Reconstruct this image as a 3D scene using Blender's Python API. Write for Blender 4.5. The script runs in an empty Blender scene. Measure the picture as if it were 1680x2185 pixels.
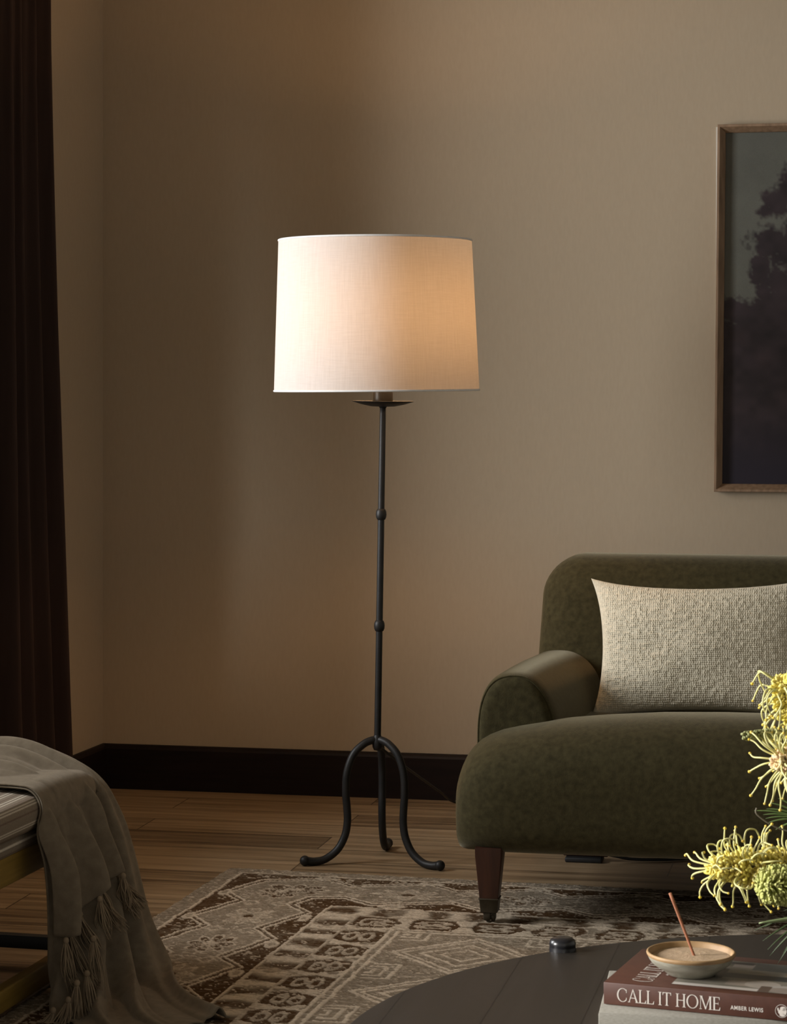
import bpy, math, random
import numpy as np
from mathutils import Matrix, Vector, noise

random.seed(7)
rng = np.random.default_rng(7)
SC = bpy.context.scene
COL = SC.collection
PI = math.pi

# ------------------------------------------------------------------ camera frame
F, HC, HY, CX = 5200.0, 1.22, 800.0, 840.0        # focal length (px), camera height, horizon row, centre column
TH = math.radians(11.57)                           # the back wall is turned this much from the image plane
CS, SN = math.cos(TH), math.sin(TH)

def cr(X, Y, z=0.0):                               # camera-aligned floor axes -> room axes (x along back wall)
    return Vector((X * CS - Y * SN, X * SN + Y * CS, z))

def at(px, py, Y):                                 # photo sighting at a known distance
    return cr((px - CX) / F * Y, Y, HC - (py - HY) / F * Y)

def on(px, py, z):                                 # photo sighting on a known level
    Y = F * (HC - z) / (py - HY)
    return cr((px - CX) / F * Y, Y, z)

cam = bpy.data.cameras.new('camera')
cam.sensor_fit = 'HORIZONTAL'
cam.sensor_width = 36.0
cam.lens = 36.0 * F / 1680.0
cam.shift_y = (HY - 2185 / 2) / 1680.0
cam.dof.use_dof = True
cam.dof.focus_distance = 6.0
cam.dof.aperture_fstop = 40
cam.clip_end = 60
co = bpy.data.objects.new('camera', cam)
COL.objects.link(co)
co.location = (0, 0, HC)
co.rotation_euler = (PI / 2, 0, TH)
SC.camera = co

# ------------------------------------------------------------------ light
w = bpy.data.worlds.new('world')
SC.world = w
w.use_nodes = True
w.node_tree.nodes['Background'].inputs[0].default_value = (1.0, 0.93, 0.82, 1)
w.node_tree.nodes['Background'].inputs[1].default_value = 0.37

def area(name, loc, target, sx, sy, power, color):
    l = bpy.data.lights.new(name, 'AREA')
    l.shape = 'RECTANGLE'
    l.size, l.size_y = sx, sy
    l.energy = power
    l.color = color
    o = bpy.data.objects.new(name, l)
    COL.objects.link(o)
    o.location = loc
    d = Vector(target) - Vector(loc)
    o.rotation_euler = d.to_track_quat('-Z', 'Y').to_euler()
    return o

area('window_daylight', cr(-2.95, 5.12, 1.70), cr(0.2, 5.5, 0.85), 1.1, 1.9, 140, (0.98, 0.985, 1.0))
area('foreground_fill', cr(-3.6, 2.5, 1.75), cr(0.6, 3.15, 0.5), 0.9, 1.3, 28, (1.0, 0.97, 0.93)).data.spread = math.radians(48)  # added fill lamp to brighten table, bowl and flowers; no actual second window
SC.view_settings.view_transform = 'Standard'
SC.view_settings.look = 'None'
SC.view_settings.gamma = 1.0
SC.view_settings.use_curve_mapping = False
SC.view_settings.exposure = 0.16
SC.cycles.use_denoising = True

# ------------------------------------------------------------------ helpers
def tag(o, label=None, cat=None, group=None, kind=None):
    if label: o['label'] = label
    if cat: o['category'] = cat
    if group: o['group'] = group
    if kind: o['kind'] = kind
    return o

def empty(name, loc, rz=0.0):
    o = bpy.data.objects.new(name, None)
    COL.objects.link(o)
    o.location = loc
    o.rotation_euler = (0, 0, rz)
    o.empty_display_size = 0.1
    return o

def root_matrix(o):
    while o.parent: o = o.parent
    return Matrix.Translation(o.location) @ Matrix.Rotation(o.rotation_euler[2], 4, 'Z')

def build(name, verts, faces, mat, parent=None, smooth=True, origin=None, local=False, colors=None, auto=None):
    """One mesh object.  verts are room coordinates (or the thing's own when local)."""
    V = [tuple(v) for v in verts]
    if parent is not None and not local:
        Mi = root_matrix(parent).inverted()
        V = [tuple(Mi @ Vector(v)) for v in V]
    if parent is None and origin is not None:
        V = [(v[0] - origin[0], v[1] - origin[1], v[2] - origin[2]) for v in V]
    me = bpy.data.meshes.new(name)
    me.from_pydata(V, [], [tuple(f) for f in faces])
    me.validate()
    if smooth:
        me.polygons.foreach_set('use_smooth', [True] * len(me.polygons))
    for m in (mat if isinstance(mat, (list, tuple)) else [mat]):
        me.materials.append(m)
    if colors is not None:
        ca = me.color_attributes.new('pattern', 'FLOAT_COLOR', 'POINT')
        c = np.ones((len(V), 4), dtype=np.float32)
        c[:, :3] = np.asarray(colors, dtype=np.float32)
        ca.data.foreach_set('color', c.ravel())
    if smooth and auto:
        me.set_sharp_from_angle(angle=math.radians(auto))
    o = bpy.data.objects.new(name, me)
    COL.objects.link(o)
    if parent is not None:
        o.parent = parent
    elif origin is not None:
        o.location = origin
    return o

class MB:
    def __init__(s): s.v, s.f = [], []
    def add(s, v, f):
        n = len(s.v)
        s.v += [tuple(p) for p in v]
        s.f += [tuple(i + n for i in q) for q in f]
        return s
    def box(s, lo, hi):
        x0, y0, z0 = lo; x1, y1, z1 = hi
        return s.add([(x0, y0, z0), (x1, y0, z0), (x1, y1, z0), (x0, y1, z0), (x0, y0, z1), (x1, y0, z1), (x1, y1, z1), (x0, y1, z1)],
                     [(0, 3, 2, 1), (4, 5, 6, 7), (0, 1, 5, 4), (1, 2, 6, 5), (2, 3, 7, 6), (3, 0, 4, 7)])
    def rbox(s, lo, hi, r=0.003, n=3):
        # rounded box: rounded-rectangle rings with a rounded rim top and bottom
        cx, cy = (lo[0] + hi[0]) / 2, (lo[1] + hi[1]) / 2
        hx, hy = (hi[0] - lo[0]) / 2, (hi[1] - lo[1]) / 2
        rings = []
        for k in range(n + 1):
            a = PI / 2 * k / n
            rings.append((lo[2] + r - r * math.sin(PI / 2 - a) , r - r * math.sin(a)))
        for k in range(n + 1):
            a = PI / 2 * k / n
            rings.append((hi[2] - r + r * math.sin(a), r - r * math.cos(a)))
        pts = []
        for z, ins in rings:
            pts.append([(x, y, z) for x, y in rrect(cx, cy, hx - ins, hy - ins, max(r - ins, 0.0002), n)])
        return s.rings(pts, cap=True)
    def rings(s, R, closed=True, cap=True, loop=False):
        m = len(R[0]); v = [p for r in R for p in r]; f = []
        n = len(R)
        for i in range(n if loop else n - 1):
            a, b = i * m, ((i + 1) % n) * m
            for j in range(m if closed else m - 1):
                k = (j + 1) % m
                f.append((a + j, a + k, b + k, b + j))
        if cap and not loop:
            f.append(tuple(range(m - 1, -1, -1)))
            f.append(tuple((n - 1) * m + j for j in range(m)))
        return s.add(v, f)
    def lathe(s, prof, c=(0, 0, 0), n=48, cap=False):
        R = [[(c[0] + r * math.cos(2 * PI * j / n), c[1] + r * math.sin(2 * PI * j / n), c[2] + z) for j in range(n)] for r, z in prof]
        return s.rings(R, cap=cap)
    def tube(s, pts, rad, n=10, sub=6, cap=True, smooth=True):
        P = crom(pts, sub) if smooth else [Vector(p) for p in pts]
        m = len(P)
        if not hasattr(rad, '__len__'): rr = [rad] * m
        else: rr = list(np.interp(np.linspace(0, len(rad) - 1, m), range(len(rad)), rad))
        R = []
        up = None
        for i, p in enumerate(P):
            t = (P[min(i + 1, m - 1)] - P[max(i - 1, 0)])
            if t.length < 1e-9: t = Vector((0, 0, 1))
            t.normalize()
            if up is None:
                up = t.orthogonal().normalized()
            else:
                up = (up - t * up.dot(t))
                if up.length < 1e-6: up = t.orthogonal()
                up.normalize()
            b = t.cross(up)
            R.append([tuple(p + (up * math.cos(2 * PI * j / n) + b * math.sin(2 * PI * j / n)) * rr[i]) for j in range(n)])
        return s.rings(R, cap=cap)
    def ball(s, c, r, n=12, m=8, sz=1.0):
        prof = [(max(r * math.sin(PI * k / m), 1e-5), -r * sz * math.cos(PI * k / m)) for k in range(m + 1)]
        return s.lathe(prof, c, n, cap=True)
    def build(s, name, mat, parent=None, **k): return build(name, s.v, s.f, mat, parent, **k)

def rrect(cx, cy, hx, hy, r, n=4):
    out = []
    for (sx, sy, a0) in ((1, 1, 0), (-1, 1, PI / 2), (-1, -1, PI), (1, -1, 1.5 * PI)):
        for k in range(n + 1):
            a = a0 + PI / 2 * k / n
            out.append((cx + sx * (hx - r) + r * math.cos(a), cy + sy * (hy - r) + r * math.sin(a)))
    return out

def crom(pts, sub=6):
    P = [Vector(p) for p in pts]
    out = []
    for i in range(len(P) - 1):
        p0, p1, p2, p3 = P[max(i - 1, 0)], P[i], P[i + 1], P[min(i + 2, len(P) - 1)]
        for k in range(sub):
            t = k / sub
            out.append(0.5 * ((2 * p1) + (p2 - p0) * t + (2 * p0 - 5 * p1 + 4 * p2 - p3) * t * t + (3 * p1 - p0 - 3 * p2 + p3) * t ** 3))
    out.append(P[-1])
    return out

def grid_faces(nu, nv, flip=False):
    f = []
    for i in range(nu - 1):
        for j in range(nv - 1):
            a = i * nv + j
            q = (a, a + 1, a + nv + 1, a + nv)
            f.append(q[::-1] if flip else q)
    return f

def vnoise(x, y, seed=0):
    """smooth value noise on numpy arrays, 0..1"""
    xi, yi = np.floor(x).astype(int), np.floor(y).astype(int)
    fx, fy = x - xi, y - yi
    fx, fy = fx * fx * (3 - 2 * fx), fy * fy * (3 - 2 * fy)
    def h(a, b):
        n = (a * 374761393 + b * 668265263 + seed * 974634777) & 0x7fffffff
        n = ((n ^ (n >> 13)) * 1274126177) & 0x7fffffff
        return ((n ^ (n >> 16)) & 0xffff) / 65535.0
    return (h(xi, yi) * (1 - fx) + h(xi + 1, yi) * fx) * (1 - fy) + (h(xi, yi + 1) * (1 - fx) + h(xi + 1, yi + 1) * fx) * fy

# ------------------------------------------------------------------ materials
def material(name, c1, c2=None, rough=0.6, scale=8.0, stretch=(1, 1, 1), detail=4.0, lo=0.3, hi=0.7, bump=0.0, bscale=None,
             bstretch=None, sheen=0.0, sheen_tint=None, metal=0.0, attr=None, spec=0.5, coat=0.0, bdist=0.002, wave=None):
    m = bpy.data.materials.new(name)
    m.use_nodes = True
    nt = m.node_tree
    N, L = nt.nodes, nt.links
    p = N['Principled BSDF']
    p.inputs['Roughness'].default_value = rough
    p.inputs['Metallic'].default_value = metal
    p.inputs['Specular IOR Level'].default_value = spec
    p.inputs['Coat Weight'].default_value = coat
    if sheen:
        p.inputs['Sheen Weight'].default_value = sheen
        p.inputs['Sheen Roughness'].default_value = 0.4
        p.inputs['Sheen Tint'].default_value = (*(sheen_tint or c1), 1)
    tc = N.new('ShaderNodeTexCoord')
    def nz(sc, st, det):
        mp = N.new('ShaderNodeMapping')
        mp.inputs['Scale'].default_value = st
        L.new(tc.outputs['Object'], mp.inputs['Vector'])
        n = N.new('ShaderNodeTexNoise')
        n.inputs['Scale'].default_value = sc
        n.inputs['Detail'].default_value = det
        L.new(mp.outputs[0], n.inputs['Vector'])
        return n
    col = None
    if c2 is not None:
        n = nz(scale, stretch, detail)
        r = N.new('ShaderNodeValToRGB')
        r.color_ramp.elements[0].position, r.color_ramp.elements[1].position = lo, hi
        r.color_ramp.elements[0].color = (*c1, 1)
        r.color_ramp.elements[1].color = (*c2, 1)
        L.new(n.outputs['Fac'], r.inputs['Fac'])
        col = r.outputs['Color']
    if attr:
        a = N.new('ShaderNodeAttribute')
        a.attribute_name = attr
        if col is not None:
            mx = N.new('ShaderNodeMix')
            mx.data_type = 'RGBA'; mx.blend_type = 'MULTIPLY'
            mx.inputs['Factor'].default_value = 1.0
            L.new(a.outputs['Color'], mx.inputs['A']); L.new(col, mx.inputs['B'])
            col = mx.outputs['Result']
        else:
            col = a.outputs['Color']
    if col is not None: L.new(col, p.inputs['Base Color'])
    else: p.inputs['Base Color'].default_value = (*c1, 1)
    if bump:
        n = nz(bscale or scale * 4, bstretch or stretch, 3.0)
        b = N.new('ShaderNodeBump')
        b.inputs['Strength'].default_value = bump
        b.inputs['Distance'].default_value = bdist
        L.new(n.outputs['Fac'], b.inputs['Height'])
        L.new(b.outputs[0], p.inputs['Normal'])
    return m

def plank_material(name, cols, pw, pl, rough, along='x', seam=(0.02, 0.015, 0.01), grain=1.0, seam_w=0.012):
    """boards: brick pattern for the joints, a tone per board, stretched noise for the grain"""
    m = bpy.data.materials.new(name)
    m.use_nodes = True
    nt = m.node_tree; N, L = nt.nodes, nt.links
    p = N['Principled BSDF']
    tc = N.new('ShaderNodeTexCoord')
    mp = N.new('ShaderNodeMapping')
    if along == 'y': mp.inputs['Rotation'].default_value = (0, 0, PI / 2)
    L.new(tc.outputs['Object'], mp.inputs['Vector'])
    br = N.new('ShaderNodeTexBrick')
    br.offset = 0.37
    br.inputs['Scale'].default_value = 1.0
    br.inputs['Brick Width'].default_value = pl
    br.inputs['Row Height'].default_value = pw
    br.inputs['Mortar Size'].default_value = pw * seam_w
    br.inputs['Mortar Smooth'].default_value = 0.2
    br.inputs['Color1'].default_value = (0, 0, 0, 1)
    br.inputs['Color2'].default_value = (1, 1, 1, 1)
    br.inputs['Mortar'].default_value = (0.5, 0.5, 0.5, 1)
    L.new(mp.outputs[0], br.inputs['Vector'])
    # grain
    mp2 = N.new('ShaderNodeMapping')
    mp2.inputs['Scale'].default_value = (1.2, 22, 1)
    L.new(mp.outputs[0], mp2.inputs['Vector'])
    cmb = N.new('ShaderNodeVectorMath'); cmb.operation = 'MULTIPLY_ADD'
    cmb.inputs[1].default_value = (13, 7, 3)
    L.new(br.outputs['Color'], cmb.inputs[0]); L.new(mp2.outputs[0], cmb.inputs[2])
    n = N.new('ShaderNodeTexNoise')
    n.inputs['Scale'].default_value = 1.6; n.inputs['Detail'].default_value = 6; n.inputs['Roughness'].default_value = 0.62
    n.inputs['Distortion'].default_value = 0.6
    L.new(cmb.outputs[0], n.inputs['Vector'])
    ad = N.new('ShaderNodeMath'); ad.operation = 'MULTIPLY_ADD'
    ad.inputs[1].default_value = 0.30
    L.new(br.outputs['Color'], ad.inputs[0])
    mu = N.new('ShaderNodeMath'); mu.operation = 'MULTIPLY_ADD'
    mu.inputs[1].default_value = grain; mu.inputs[2].default_value = 0.5 - 0.5 * grain - 0.15
    L.new(n.outputs['Fac'], mu.inputs[0]); L.new(mu.outputs[0], ad.inputs[2])
    r = N.new('ShaderNodeValToRGB')
    els = r.color_ramp.elements
    for i, (pos, c) in enumerate(cols):
        e = els[i] if i < 2 else els.new(pos)
        e.position = pos; e.color = (*c, 1)
    L.new(ad.outputs[0], r.inputs['Fac'])
    mx = N.new('ShaderNodeMix'); mx.data_type = 'RGBA'
    L.new(br.outputs['Fac'], mx.inputs['Factor'])
    L.new(r.outputs['Color'], mx.inputs['A'])
    mx.inputs['B'].default_value = (*seam, 1)
    L.new(mx.outputs['Result'], p.inputs['Base Color'])
    p.inputs['Roughness'].default_value = rough
    b = N.new('ShaderNodeBump'); b.inputs['Strength'].default_value = 0.25; b.inputs['Distance'].default_value = 0.001
    L.new(n.outputs['Fac'], b.inputs['Height']); L.new(b.outputs[0], p.inputs['Normal'])
    return m

M = {}
M['wall'] = material('wall_paint', (0.410, 0.333, 0.236), (0.426, 0.347, 0.247), rough=0.85, scale=160, stretch=(1, 1, 0.25), bump=0.10, bscale=260,
                     bstretch=(1, 1, 0.35), bdist=0.0006, spec=0.2)
M['ceiling'] = material('ceiling_paint', (0.30, 0.25, 0.18), (0.32, 0.27, 0.20), rough=0.9, scale=20)
M['floor'] = plank_material('oak_boards', [(0.2, (0.100, 0.060, 0.028)), (0.45, (0.240, 0.162, 0.088)), (0.62, (0.325, 0.228, 0.130)), (0.85, (0.42, 0.305, 0.185))],
                            0.165, 1.45, 0.48, 'x', seam=(0.075, 0.045, 0.022), grain=1.35)
M['baseboard'] = material('espresso_wood', (0.008, 0.0042, 0.0030), (0.014, 0.0070, 0.0050), rough=0.5, scale=6, stretch=(1, 1, 14), spec=0.2)
M['curtain'] = material('brown_velvet_curtain', (0.034, 0.0205, 0.0155), (0.046, 0.028, 0.022), rough=0.8, scale=30, stretch=(1, 1, 0.1), sheen=0.35,
                        sheen_tint=(0.25, 0.18, 0.15), spec=0.1)
M['iron'] = material('blackened_iron', (0.008, 0.008, 0.008), (0.014, 0.013, 0.012), rough=0.5, scale=40, bump=0.1, bscale=180, spec=0.35)
M['socket'] = material('bronze_socket', (0.030, 0.024, 0.015), (0.045, 0.036, 0.024), rough=0.4, scale=20, metal=0.4)
M['cord'] = material('black_cord', (0.008, 0.008, 0.008), (0.012, 0.012, 0.012), rough=0.6, scale=300)
M['velvet'] = material('olive_velvet', (0.029, 0.0240, 0.0095), (0.054, 0.0455, 0.0195), rough=0.85, scale=75, detail=12, lo=0.30, hi=0.70, sheen=0.62,
                       sheen_tint=(0.52, 0.465, 0.33), spec=0.1, bump=0.5, bscale=520, bdist=0.0012)
M['mahogany'] = material('dark_red_wood', (0.030, 0.010, 0.006), (0.060, 0.020, 0.010), rough=0.38, scale=12, stretch=(6, 6, 0.6))
M['ferrule'] = material('aged_brass', (0.045, 0.036, 0.022), (0.075, 0.062, 0.040), rough=0.5, scale=60, metal=0.5)
M['rubber'] = material('black_rubber', (0.006, 0.006, 0.006), (0.012, 0.012, 0.012), rough=0.6, scale=50)
M['boucle'] = material('cream_boucle', (0.55, 0.505, 0.385), (0.69, 0.635, 0.495), rough=0.95, scale=130, spec=0.1, bump=0.3, bscale=700, bdist=0.001, sheen=0.2,
                       sheen_tint=(0.8, 0.78, 0.7))
M['frame'] = material('walnut_frame', (0.180, 0.112, 0.064), (0.290, 0.190, 0.115), rough=0.5, scale=10, stretch=(8, 8, 1.2), detail=6)
M['paint'] = material('oil_paint', (1, 1, 1), (0.86, 0.84, 0.84), rough=0.55, scale=500, attr='pattern', bump=0.15, bscale=700, bdist=0.0005, spec=0.35)
M['rug'] = material('wool_pile', (0.82, 0.82, 0.82), (1.12, 1.1, 1.08), rough=0.95, scale=350, stretch=(0.45, 1, 1), attr='pattern', bump=0.7, bscale=420,
                    bstretch=(0.5, 1, 1), bdist=0.003, spec=0.05)
M['throw'] = material('taupe_wool', (0.150, 0.122, 0.086), (0.200, 0.165, 0.118), rough=0.95, scale=55, detail=8, bump=0.6, bscale=800, bdist=0.0015, sheen=0.3,
                      sheen_tint=(0.7, 0.62, 0.5), spec=0.08)
M['fringe'] = material('fringe_yarn', (0.200, 0.155, 0.105), (0.280, 0.220, 0.150), rough=0.95, scale=60, spec=0.05)
M['stripe'] = material('striped_ticking', (0.85, 0.85, 0.85), (1.05, 1.04, 1.02), rough=0.9, scale=260, attr='pattern', spec=0.1, bump=0.2, bscale=900, bdist=0.0006)
M['honey'] = material('honey_oak', (0.200, 0.125, 0.020), (0.290, 0.185, 0.036), rough=0.5, scale=9, stretch=(14, 0.8, 14), detail=6)
M['steel'] = material('black_steel', (0.006, 0.006, 0.006), (0.010, 0.010, 0.010), rough=0.5, scale=30)
M['table'] = plank_material('ebonised_wood', [(0.2, (0.013, 0.0105, 0.0080)), (0.5, (0.0185, 0.0150, 0.0115)), (0.65, (0.0210, 0.0170, 0.0135)), (0.85, (0.027, 0.0215, 0.017))],
                            0.128, 9.0, 0.5, 'y', seam=(0.009, 0.007, 0.0055), grain=0.9, seam_w=0.008)
M['table'].node_tree.nodes['Principled BSDF'].inputs['Specular IOR Level'].default_value = 0.2
M['cover'] = material('rust_book_cloth', (0.056, 0.0180, 0.0095), (0.070, 0.0230, 0.0125), rough=0.55, scale=90, bump=0.05, bscale=900, bdist=0.0004)
M['pages'] = material('paper_edges', (0.55, 0.52, 0.45), (0.68, 0.65, 0.58), rough=0.9, scale=30, stretch=(0.4, 0.4, 60))
M['linen'] = material('grey_linen', (0.225, 0.212, 0.178), (0.295, 0.282, 0.242), rough=0.9, scale=220, stretch=(1, 1, 3), bump=0.3, bscale=900, bdist=0.0006)
M['foil'] = material('silver_lettering', (0.54, 0.49, 0.44), (0.62, 0.57, 0.52), rough=0.45, scale=60)
M['photo'] = material('printed_photo', (0.9, 0.9, 0.9), (1.0, 1.0, 1.0), rough=0.35, scale=60, attr='pattern')
M['glaze'] = material('speckled_glaze', (0.190, 0.178, 0.136), (0.340, 0.325, 0.262), rough=0.45, scale=35, stretch=(1, 1, 3), detail=7, bump=0.15, bscale=120, bdist=0.0006)
M['rim'] = material('bare_clay', (0.25, 0.150, 0.068), (0.36, 0.230, 0.110), rough=0.6, scale=45, detail=6)
M['sand'] = material('pale_sand', (0.32, 0.225, 0.135), (0.44, 0.315, 0.20), rough=0.95, scale=700, detail=3, bump=0.6, bscale=900, bdist=0.001)
M['incense'] = material('incense_paste', (0.26, 0.095, 0.045), (0.33, 0.13, 0.065), rough=0.8, scale=200)
M['petal_y'] = material('yellow_petal', (0.70, 0.60, 0.10), (0.82, 0.70, 0.22), rough=0.6, scale=70, detail=3)
M['petal_p'] = material('blush_petal', (0.72, 0.60, 0.30), (0.74, 0.50, 0.30), rough=0.6, scale=60, detail=3)
M['style'] = material('cream_style', (0.56, 0.54, 0.19), (0.68, 0.64, 0.30), rough=0.5, scale=50)
M['tip'] = material('golden_tip', (0.62, 0.47, 0.03), (0.72, 0.50, 0.10), rough=0.5, scale=90)
M['bud'] = material('green_bud', (0.42, 0.46, 0.12), (0.58, 0.58, 0.20), rough=0.6, scale=60)
M['catkin'] = material('sage_catkin', (0.20, 0.215, 0.085), (0.31, 0.32, 0.15), rough=0.9, scale=120)
M['leaf'] = material('green_leaf', (0.075, 0.125, 0.032), (0.14, 0.20, 0.06), rough=0.5, scale=25)
M['leaf_dark'] = material('dark_leaf', (0.020, 0.038, 0.010), (0.045, 0.07, 0.02), rough=0.5, scale=25)
M['leaf_pale'] = material('pale_leaf', (0.22, 0.29, 0.12), (0.30, 0.36, 0.19), rough=0.55, scale=40)
M['stem'] = material('woody_stem', (0.09, 0.075, 0.05), (0.14, 0.12, 0.085), rough=0.7, scale=60)
M['vase'] = material('dark_stoneware', (0.03, 0.027, 0.024), (0.05, 0.045, 0.04), rough=0.6, scale=25, bump=0.2)

def shade_material():
    m = bpy.data.materials.new('white_linen_shade')
    m.use_nodes = True
    nt = m.node_tree; N, L = nt.nodes, nt.links
    N.remove(N['Principled BSDF'])
    out = N['Material Output']
    tc = N.new('ShaderNodeTexCoord')
    def weave(st):
        mp = N.new('ShaderNodeMapping'); mp.inputs['Scale'].default_value = st
        L.new(tc.outputs['Object'], mp.inputs['Vector'])
        n = N.new('ShaderNodeTexNoise'); n.inputs['Scale'].default_value = 1.0; n.inputs['Detail'].default_value = 3
        L.new(mp.outputs[0], n.inputs['Vector'])
        return n
    a, b = weave((25, 25, 700)), weave((320, 320, 12))
    s = N.new('ShaderNodeMath'); s.operation = 'ADD'
    L.new(a.outputs['Fac'], s.inputs[0]); L.new(b.outputs['Fac'], s.inputs[1])
    r = N.new('ShaderNodeValToRGB')
    r.color_ramp.elements[0].position, r.color_ramp.elements[1].position = 0.6, 1.0
    mr = N.new('ShaderNodeMath'); mr.operation = 'MULTIPLY'; mr.inputs[1].default_value = 0.8
    L.new(s.outputs[0], mr.inputs[0])
    r.color_ramp.elements[0].color = (0.48, 0.476, 0.467, 1)
    r.color_ramp.elements[1].color = (0.545, 0.541, 0.531, 1)
    L.new(mr.outputs[0], r.inputs['Fac'])
    d = N.new('ShaderNodeBsdfDiffuse'); t = N.new('ShaderNodeBsdfTranslucent')
    L.new(r.outputs['Color'], d.inputs['Color'])
    t.inputs['Color'].default_value = (0.85, 0.70, 0.50, 1)
    mx = N.new('ShaderNodeMixShader'); mx.inputs[0].default_value = 0.10
    L.new(d.outputs[0], mx.inputs[1]); L.new(t.outputs[0], mx.inputs[2]); L.new(mx.outputs[0], out.inputs['Surface'])
    return m
M['shade'] = shade_material()
M['shade_trim'] = material('shade_trim', (0.74, 0.73, 0.71), (0.80, 0.79, 0.77), rough=0.9, scale=100)

def emitter(name, color, strength):
    m = bpy.data.materials.new(name)
    m.use_nodes = True
    p = m.node_tree.nodes['Principled BSDF']
    p.inputs['Base Color'].default_value = (0.9, 0.85, 0.8, 1)
    p.inputs['Emission Color'].default_value = (*color, 1)
    p.inputs['Emission Strength'].default_value = strength
    return m
M['bulb'] = emitter('warm_bulb', (1.0, 0.58, 0.28), 140.0)

# ------------------------------------------------------------------ the room
WALL_N = 6.89                                       # back wall plane (room y)
CORNER = Vector((-2.288, WALL_N, 0))
# the left wall leaves the corner a little off square
lw = cr(-0.25, -0.968) - cr(0, 0)                   # direction along the left wall, towards the camera side
lw.normalize()
ln = Vector((lw.y * -1, lw.x, 0))                   # its inward normal
if ln.x < 0: ln = -ln
ROOM_H = 2.75

def slab(name, lo, hi, mat, kind='structure'):
    o = MB().box(lo, hi).build(name, mat, smooth=False)
    tag(o, kind=kind)
    return o

slab('floor', (-6.5, -0.6, -0.05), (2.6, WALL_N + 0.12, 0.0), M['floor'])
slab('wall_back', (-2.9, WALL_N, 0), (2.6, WALL_N + 0.12, ROOM_H), M['wall'])
slab('ceiling', (-3.6, 0.8, ROOM_H), (2.6, WALL_N + 0.12, ROOM_H + 0.05), M['ceiling'])

def lwp(s, off, z):                                 # s metres from the corner along the left wall, off metres into the room
    p = CORNER + lw * s + ln * off
    return (p.x, p.y, z)

OPEN0, OPEN1, OTOP, SILL = 0.68, 5.4, 2.45, 0.80
def lw_box(mb, s0, s1, z0, z1, o0=-0.14, o1=0.0):
    c = [lwp(s0, o0, z0), lwp(s1, o0, z0), lwp(s1, o1, z0), lwp(s0, o1, z0), lwp(s0, o0, z1), lwp(s1, o0, z1), lwp(s1, o1, z1), lwp(s0, o1, z1)]
    mb.add(c, [(0, 3, 2, 1), (4, 5, 6, 7), (0, 1, 5, 4), (1, 2, 6, 5), (2, 3, 7, 6), (3, 0, 4, 7)])
mb = MB()
lw_box(mb, -0.05, OPEN0, 0, ROOM_H)
lw_box(mb, OPEN0, OPEN1, OTOP, ROOM_H)
lw_box(mb, OPEN0, OPEN1, 0, SILL)
lw_box(mb, OPEN1, 6.0, 0, ROOM_H)
tag(mb.build('wall_left', M['wall'], smooth=False), kind='structure')

# baseboards: tall board with a small eased ledge
def base_profile():
    return [(0.0, 0.0), (0.016, 0.0), (0.016, 0.118), (0.013, 0.124), (0.008, 0.130), (0.0, 0.131)]
R = []
for x in (CORNER.x - 0.0, 2.6):
    R.append([(x, WALL_N - o, z) for o, z in base_profile()])
tag(MB().rings(R).build('baseboard_back', M['baseboard'], smooth=False), kind='structure')
R = []
for s in (0.0, OPEN0):
    R.append([lwp(s, o, z) for o, z in base_profile()])
tag(MB().rings(R).build('baseboard_left', M['baseboard'], smooth=False), kind='structure')

# ------------------------------------------------------------------ curtain
def curtain():
    S0, S1 = 0.605, 1.04
    ns, nz = 150, 60
    V = []
    for i in range(ns):
        a = i / (ns - 1)
        for j in range(nz):
            z = 0.012 + (ROOM_H - 0.10 - 0.012) * j / (nz - 1)
            low = max(0.0, 1 - z / 2.3)
            s = S0 + (S1 - S0) * a
            ph = 2 * PI * (a * 5.2) + 0.9 * math.sin(2.2 * z + 5 * a) * 0.35
            amp = 0.030 + 0.018 * math.sin(9.1 * a + 1.0) * 0.5
            base = 0.050 + 0.082 * low ** 1.6 * (1 - 0.6 * a)
            base *= 1 - 0.45 * max(0.0, a - 0.6) / 0.4; amp *= 1 - 0.5 * max(0.0, a - 0.6) / 0.4
            off = base + amp * math.sin(ph) + 0.006 * math.sin(3 * ph + 2 * z)
            off = max(off, 0.015)
            s += 0.008 * math.cos(ph)
            V.append(lwp(s, off, z))
    f = grid_faces(ns, nz)
    o = build('curtain', V, f, M['curtain'], origin=lwp(0.7, 0.08, 0.0))
    so = o.modifiers.new('thickness', 'SOLIDIFY'); so.thickness = 0.004; so.offset = 0
    tag(o, 'floor-length dark brown pleated curtain hanging at the left wall', 'curtain')
curtain()

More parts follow.
